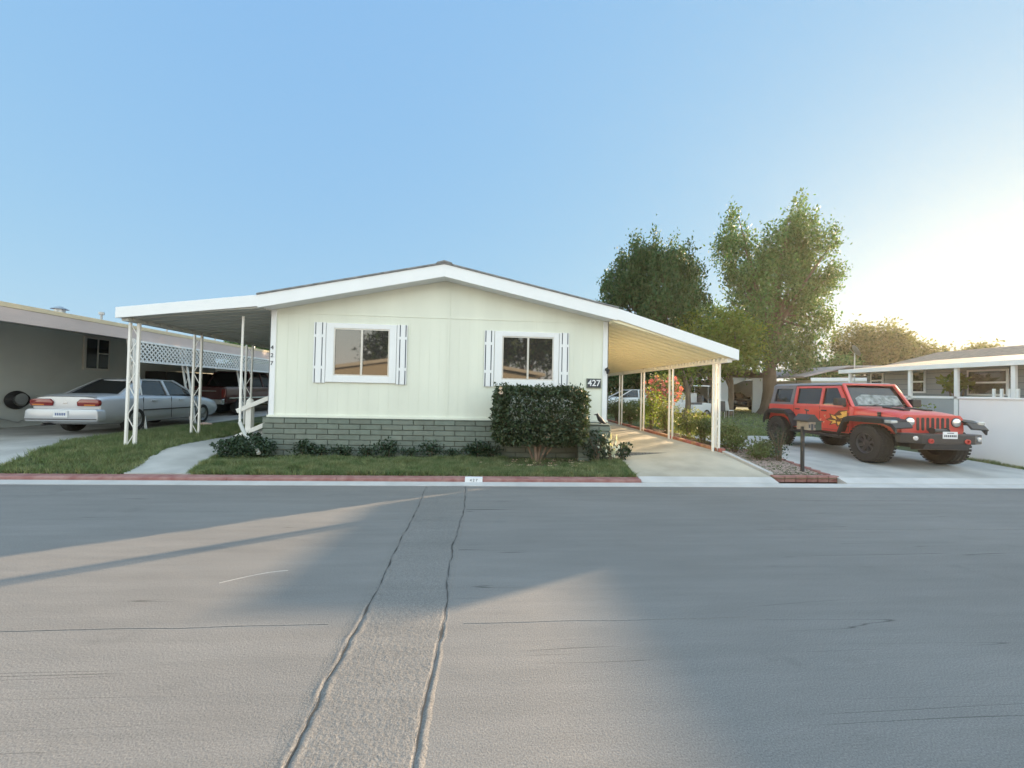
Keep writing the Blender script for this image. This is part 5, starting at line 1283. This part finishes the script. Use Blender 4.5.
# bumper with winch, plate and fog lamps
mb = MB(); mb.prism([(2.0, -.62), (2.12, -.88), (2.22, -.86), (2.36, -.55), (2.36, .55), (2.22, .86), (2.12, .88), (2.0, .62)], 'z', .54, .74); bp = mb.build('front_bumper', M['blacksteel'], jeep, .015)
mb = MB(); mb.prism([(2.05, .38), (2.30, .42), (2.36, .54), (2.05, .54)], 'y', -.48, .48); mb.build('skid_plate', M['blacksteel'], bp, .01)
mb = MB(); mb.lathe([(-.16, .07), (-.15, .07), (-.15, .045), (.15, .045), (.15, .07), (.16, .07)], (2.18, 0, .80), 'y', 16); mb.build('winch', M['blacksteel'], bp)
for s in (-1, 1):
    mb = MB(); mb.lathe([(0, .05), (.02, .045), (.022, .001)], (2.33, s*.66, .65), 'x', 14); mb.T = None; mb.build('fog_lamp', M['lampclear'], bp)
    mb = MB(); mb.lathe([(0, .05), (.03, .05), (.03, .03), (0, .03)], (2.36, s*.38, .60), 'x', 14); mb.build('tow_ring', M['red'], bp)
mb = MB(); mb.box(2.362, 2.375, -.13, .17, .655, .80); pl = mb.build('licence_plate', M['plate'], jeep, .003)
mb = MB()
for k in range(7): mb.box(2.3755, 2.378, -.11+k*.038, -.11+k*.038+.024, .69, .735)
mb.box(2.3755, 2.378, -.05, .09, .765, .78); mb.build('plate_marks', M['ink'], pl)
# side graphics on the near side (facing -y local)
def shard(mb, pts, s, o): mb.add([(x, s*(.8045+o), z) for x, z in pts], [tuple(range(len(pts)))])
for s in (-1, 1):
    mk = MB(); shard(mk, [(.86, 1.16), (.60, 1.14), (.45, 1.02), (.30, 1.05), (.34, .95), (.18, .88), (.36, .84), (.30, .74), (.50, .80), (.56, .72), (.70, .82), (.86, .74)], s, 0); mk.build('graphic_outline', M['decal_k'], jeep, fix=False)  # dark printed outline behind the yellow graphic
    my = MB()
    shard(my, [(.84, 1.14), (.64, 1.10), (.70, 1.03), (.52, 1.0), (.62, .94), (.84, .98)], s, .002); shard(my, [(.50, .98), (.36, 1.02), (.40, .94), (.54, .90)], s, .002)
    shard(my, [(.84, .95), (.66, .91), (.74, .86), (.54, .85), (.58, .76), (.70, .84), (.84, .78)], s, .002); shard(my, [(.50, .88), (.26, .88), (.42, .84), (.36, .78), (.52, .82)], s, .002)
    my.build('graphic', M['decal_y'], jeep, fix=False)
    mp_ = MB()
    for _ in range(4):
        x, z = random.uniform(-.1, .2), random.uniform(.74, 1.12); a = random.uniform(.02, .06); shard(mp_, [(x, z), (x+a*1.6, z+a*.4), (x+a, z-a)], s, .001)
    mp_.build('graphic_speckle', M['decal_p'], jeep, fix=False)

# ================================================================== ACROSS THE STREET (seen in the window panes)
ac = thing('opposite_house', 'tan gabled home across the street reflected in window panes', 'house', (2, -14, 0.05))
mb = MB(); mb.prism([(-12, .05), (4, .05), (4, 2.7), (-4, 3.9), (-12, 2.7)], 'y', -26, -13.0); mb.build('wall', M['tan_wall'], ac)
mb = MB()
for s in (-1, 1): mb.prism([(-4, 4.0), (-4+s*8.6, 2.72), (-4+s*8.6, 2.95), (-4, 4.25)], 'y', -26.3, -12.6)
mb.build('roof', M['cream_wall'], ac)
mb = MB(); mb.box(-9.5, -7.8, -12.99, -12.95, 1.2, 2.2); mb.box(-1.5, 0.2, -12.99, -12.95, 1.2, 2.2); mb.build('window', M['glassc'], ac)
ac2 = thing('opposite_house', 'beige home across the street beside the tan gabled one', 'house', (14, -15, 0.05))
mb = MB(); mb.prism([(8, .05), (22, .05), (22, 2.7), (15, 3.8), (8, 2.7)], 'y', -28, -14.0); mb.build('wall', M['cream_wall'], ac2)
mb = MB()
for s in (-1, 1): mb.prism([(15, 3.9), (15+s*7.6, 2.72), (15+s*7.6, 2.95), (15, 4.15)], 'y', -28.3, -13.6)
mb.build('roof', M['roofgrey'], ac2)
for (x, y, lst, lb) in ((-8, -32, [(-9, 8, 4, 4), (-5, 7, 3.5, 3.5), (-12, 6, 3, 3)], 'large tree behind tan home across the street'), (5, -30, [(4, 9, 4, 4.5), (8, 7, 3.5, 3.5), (1, 6, 3, 3)], 'large tree between the two homes across the street')):
    tree('street_tree', lb, x, y, bl(y, lst), 380, 16, .6, .55, 'leaf2', .35, z0=.05, trunk_top=3.5, group='trees across the street', limbs=6)
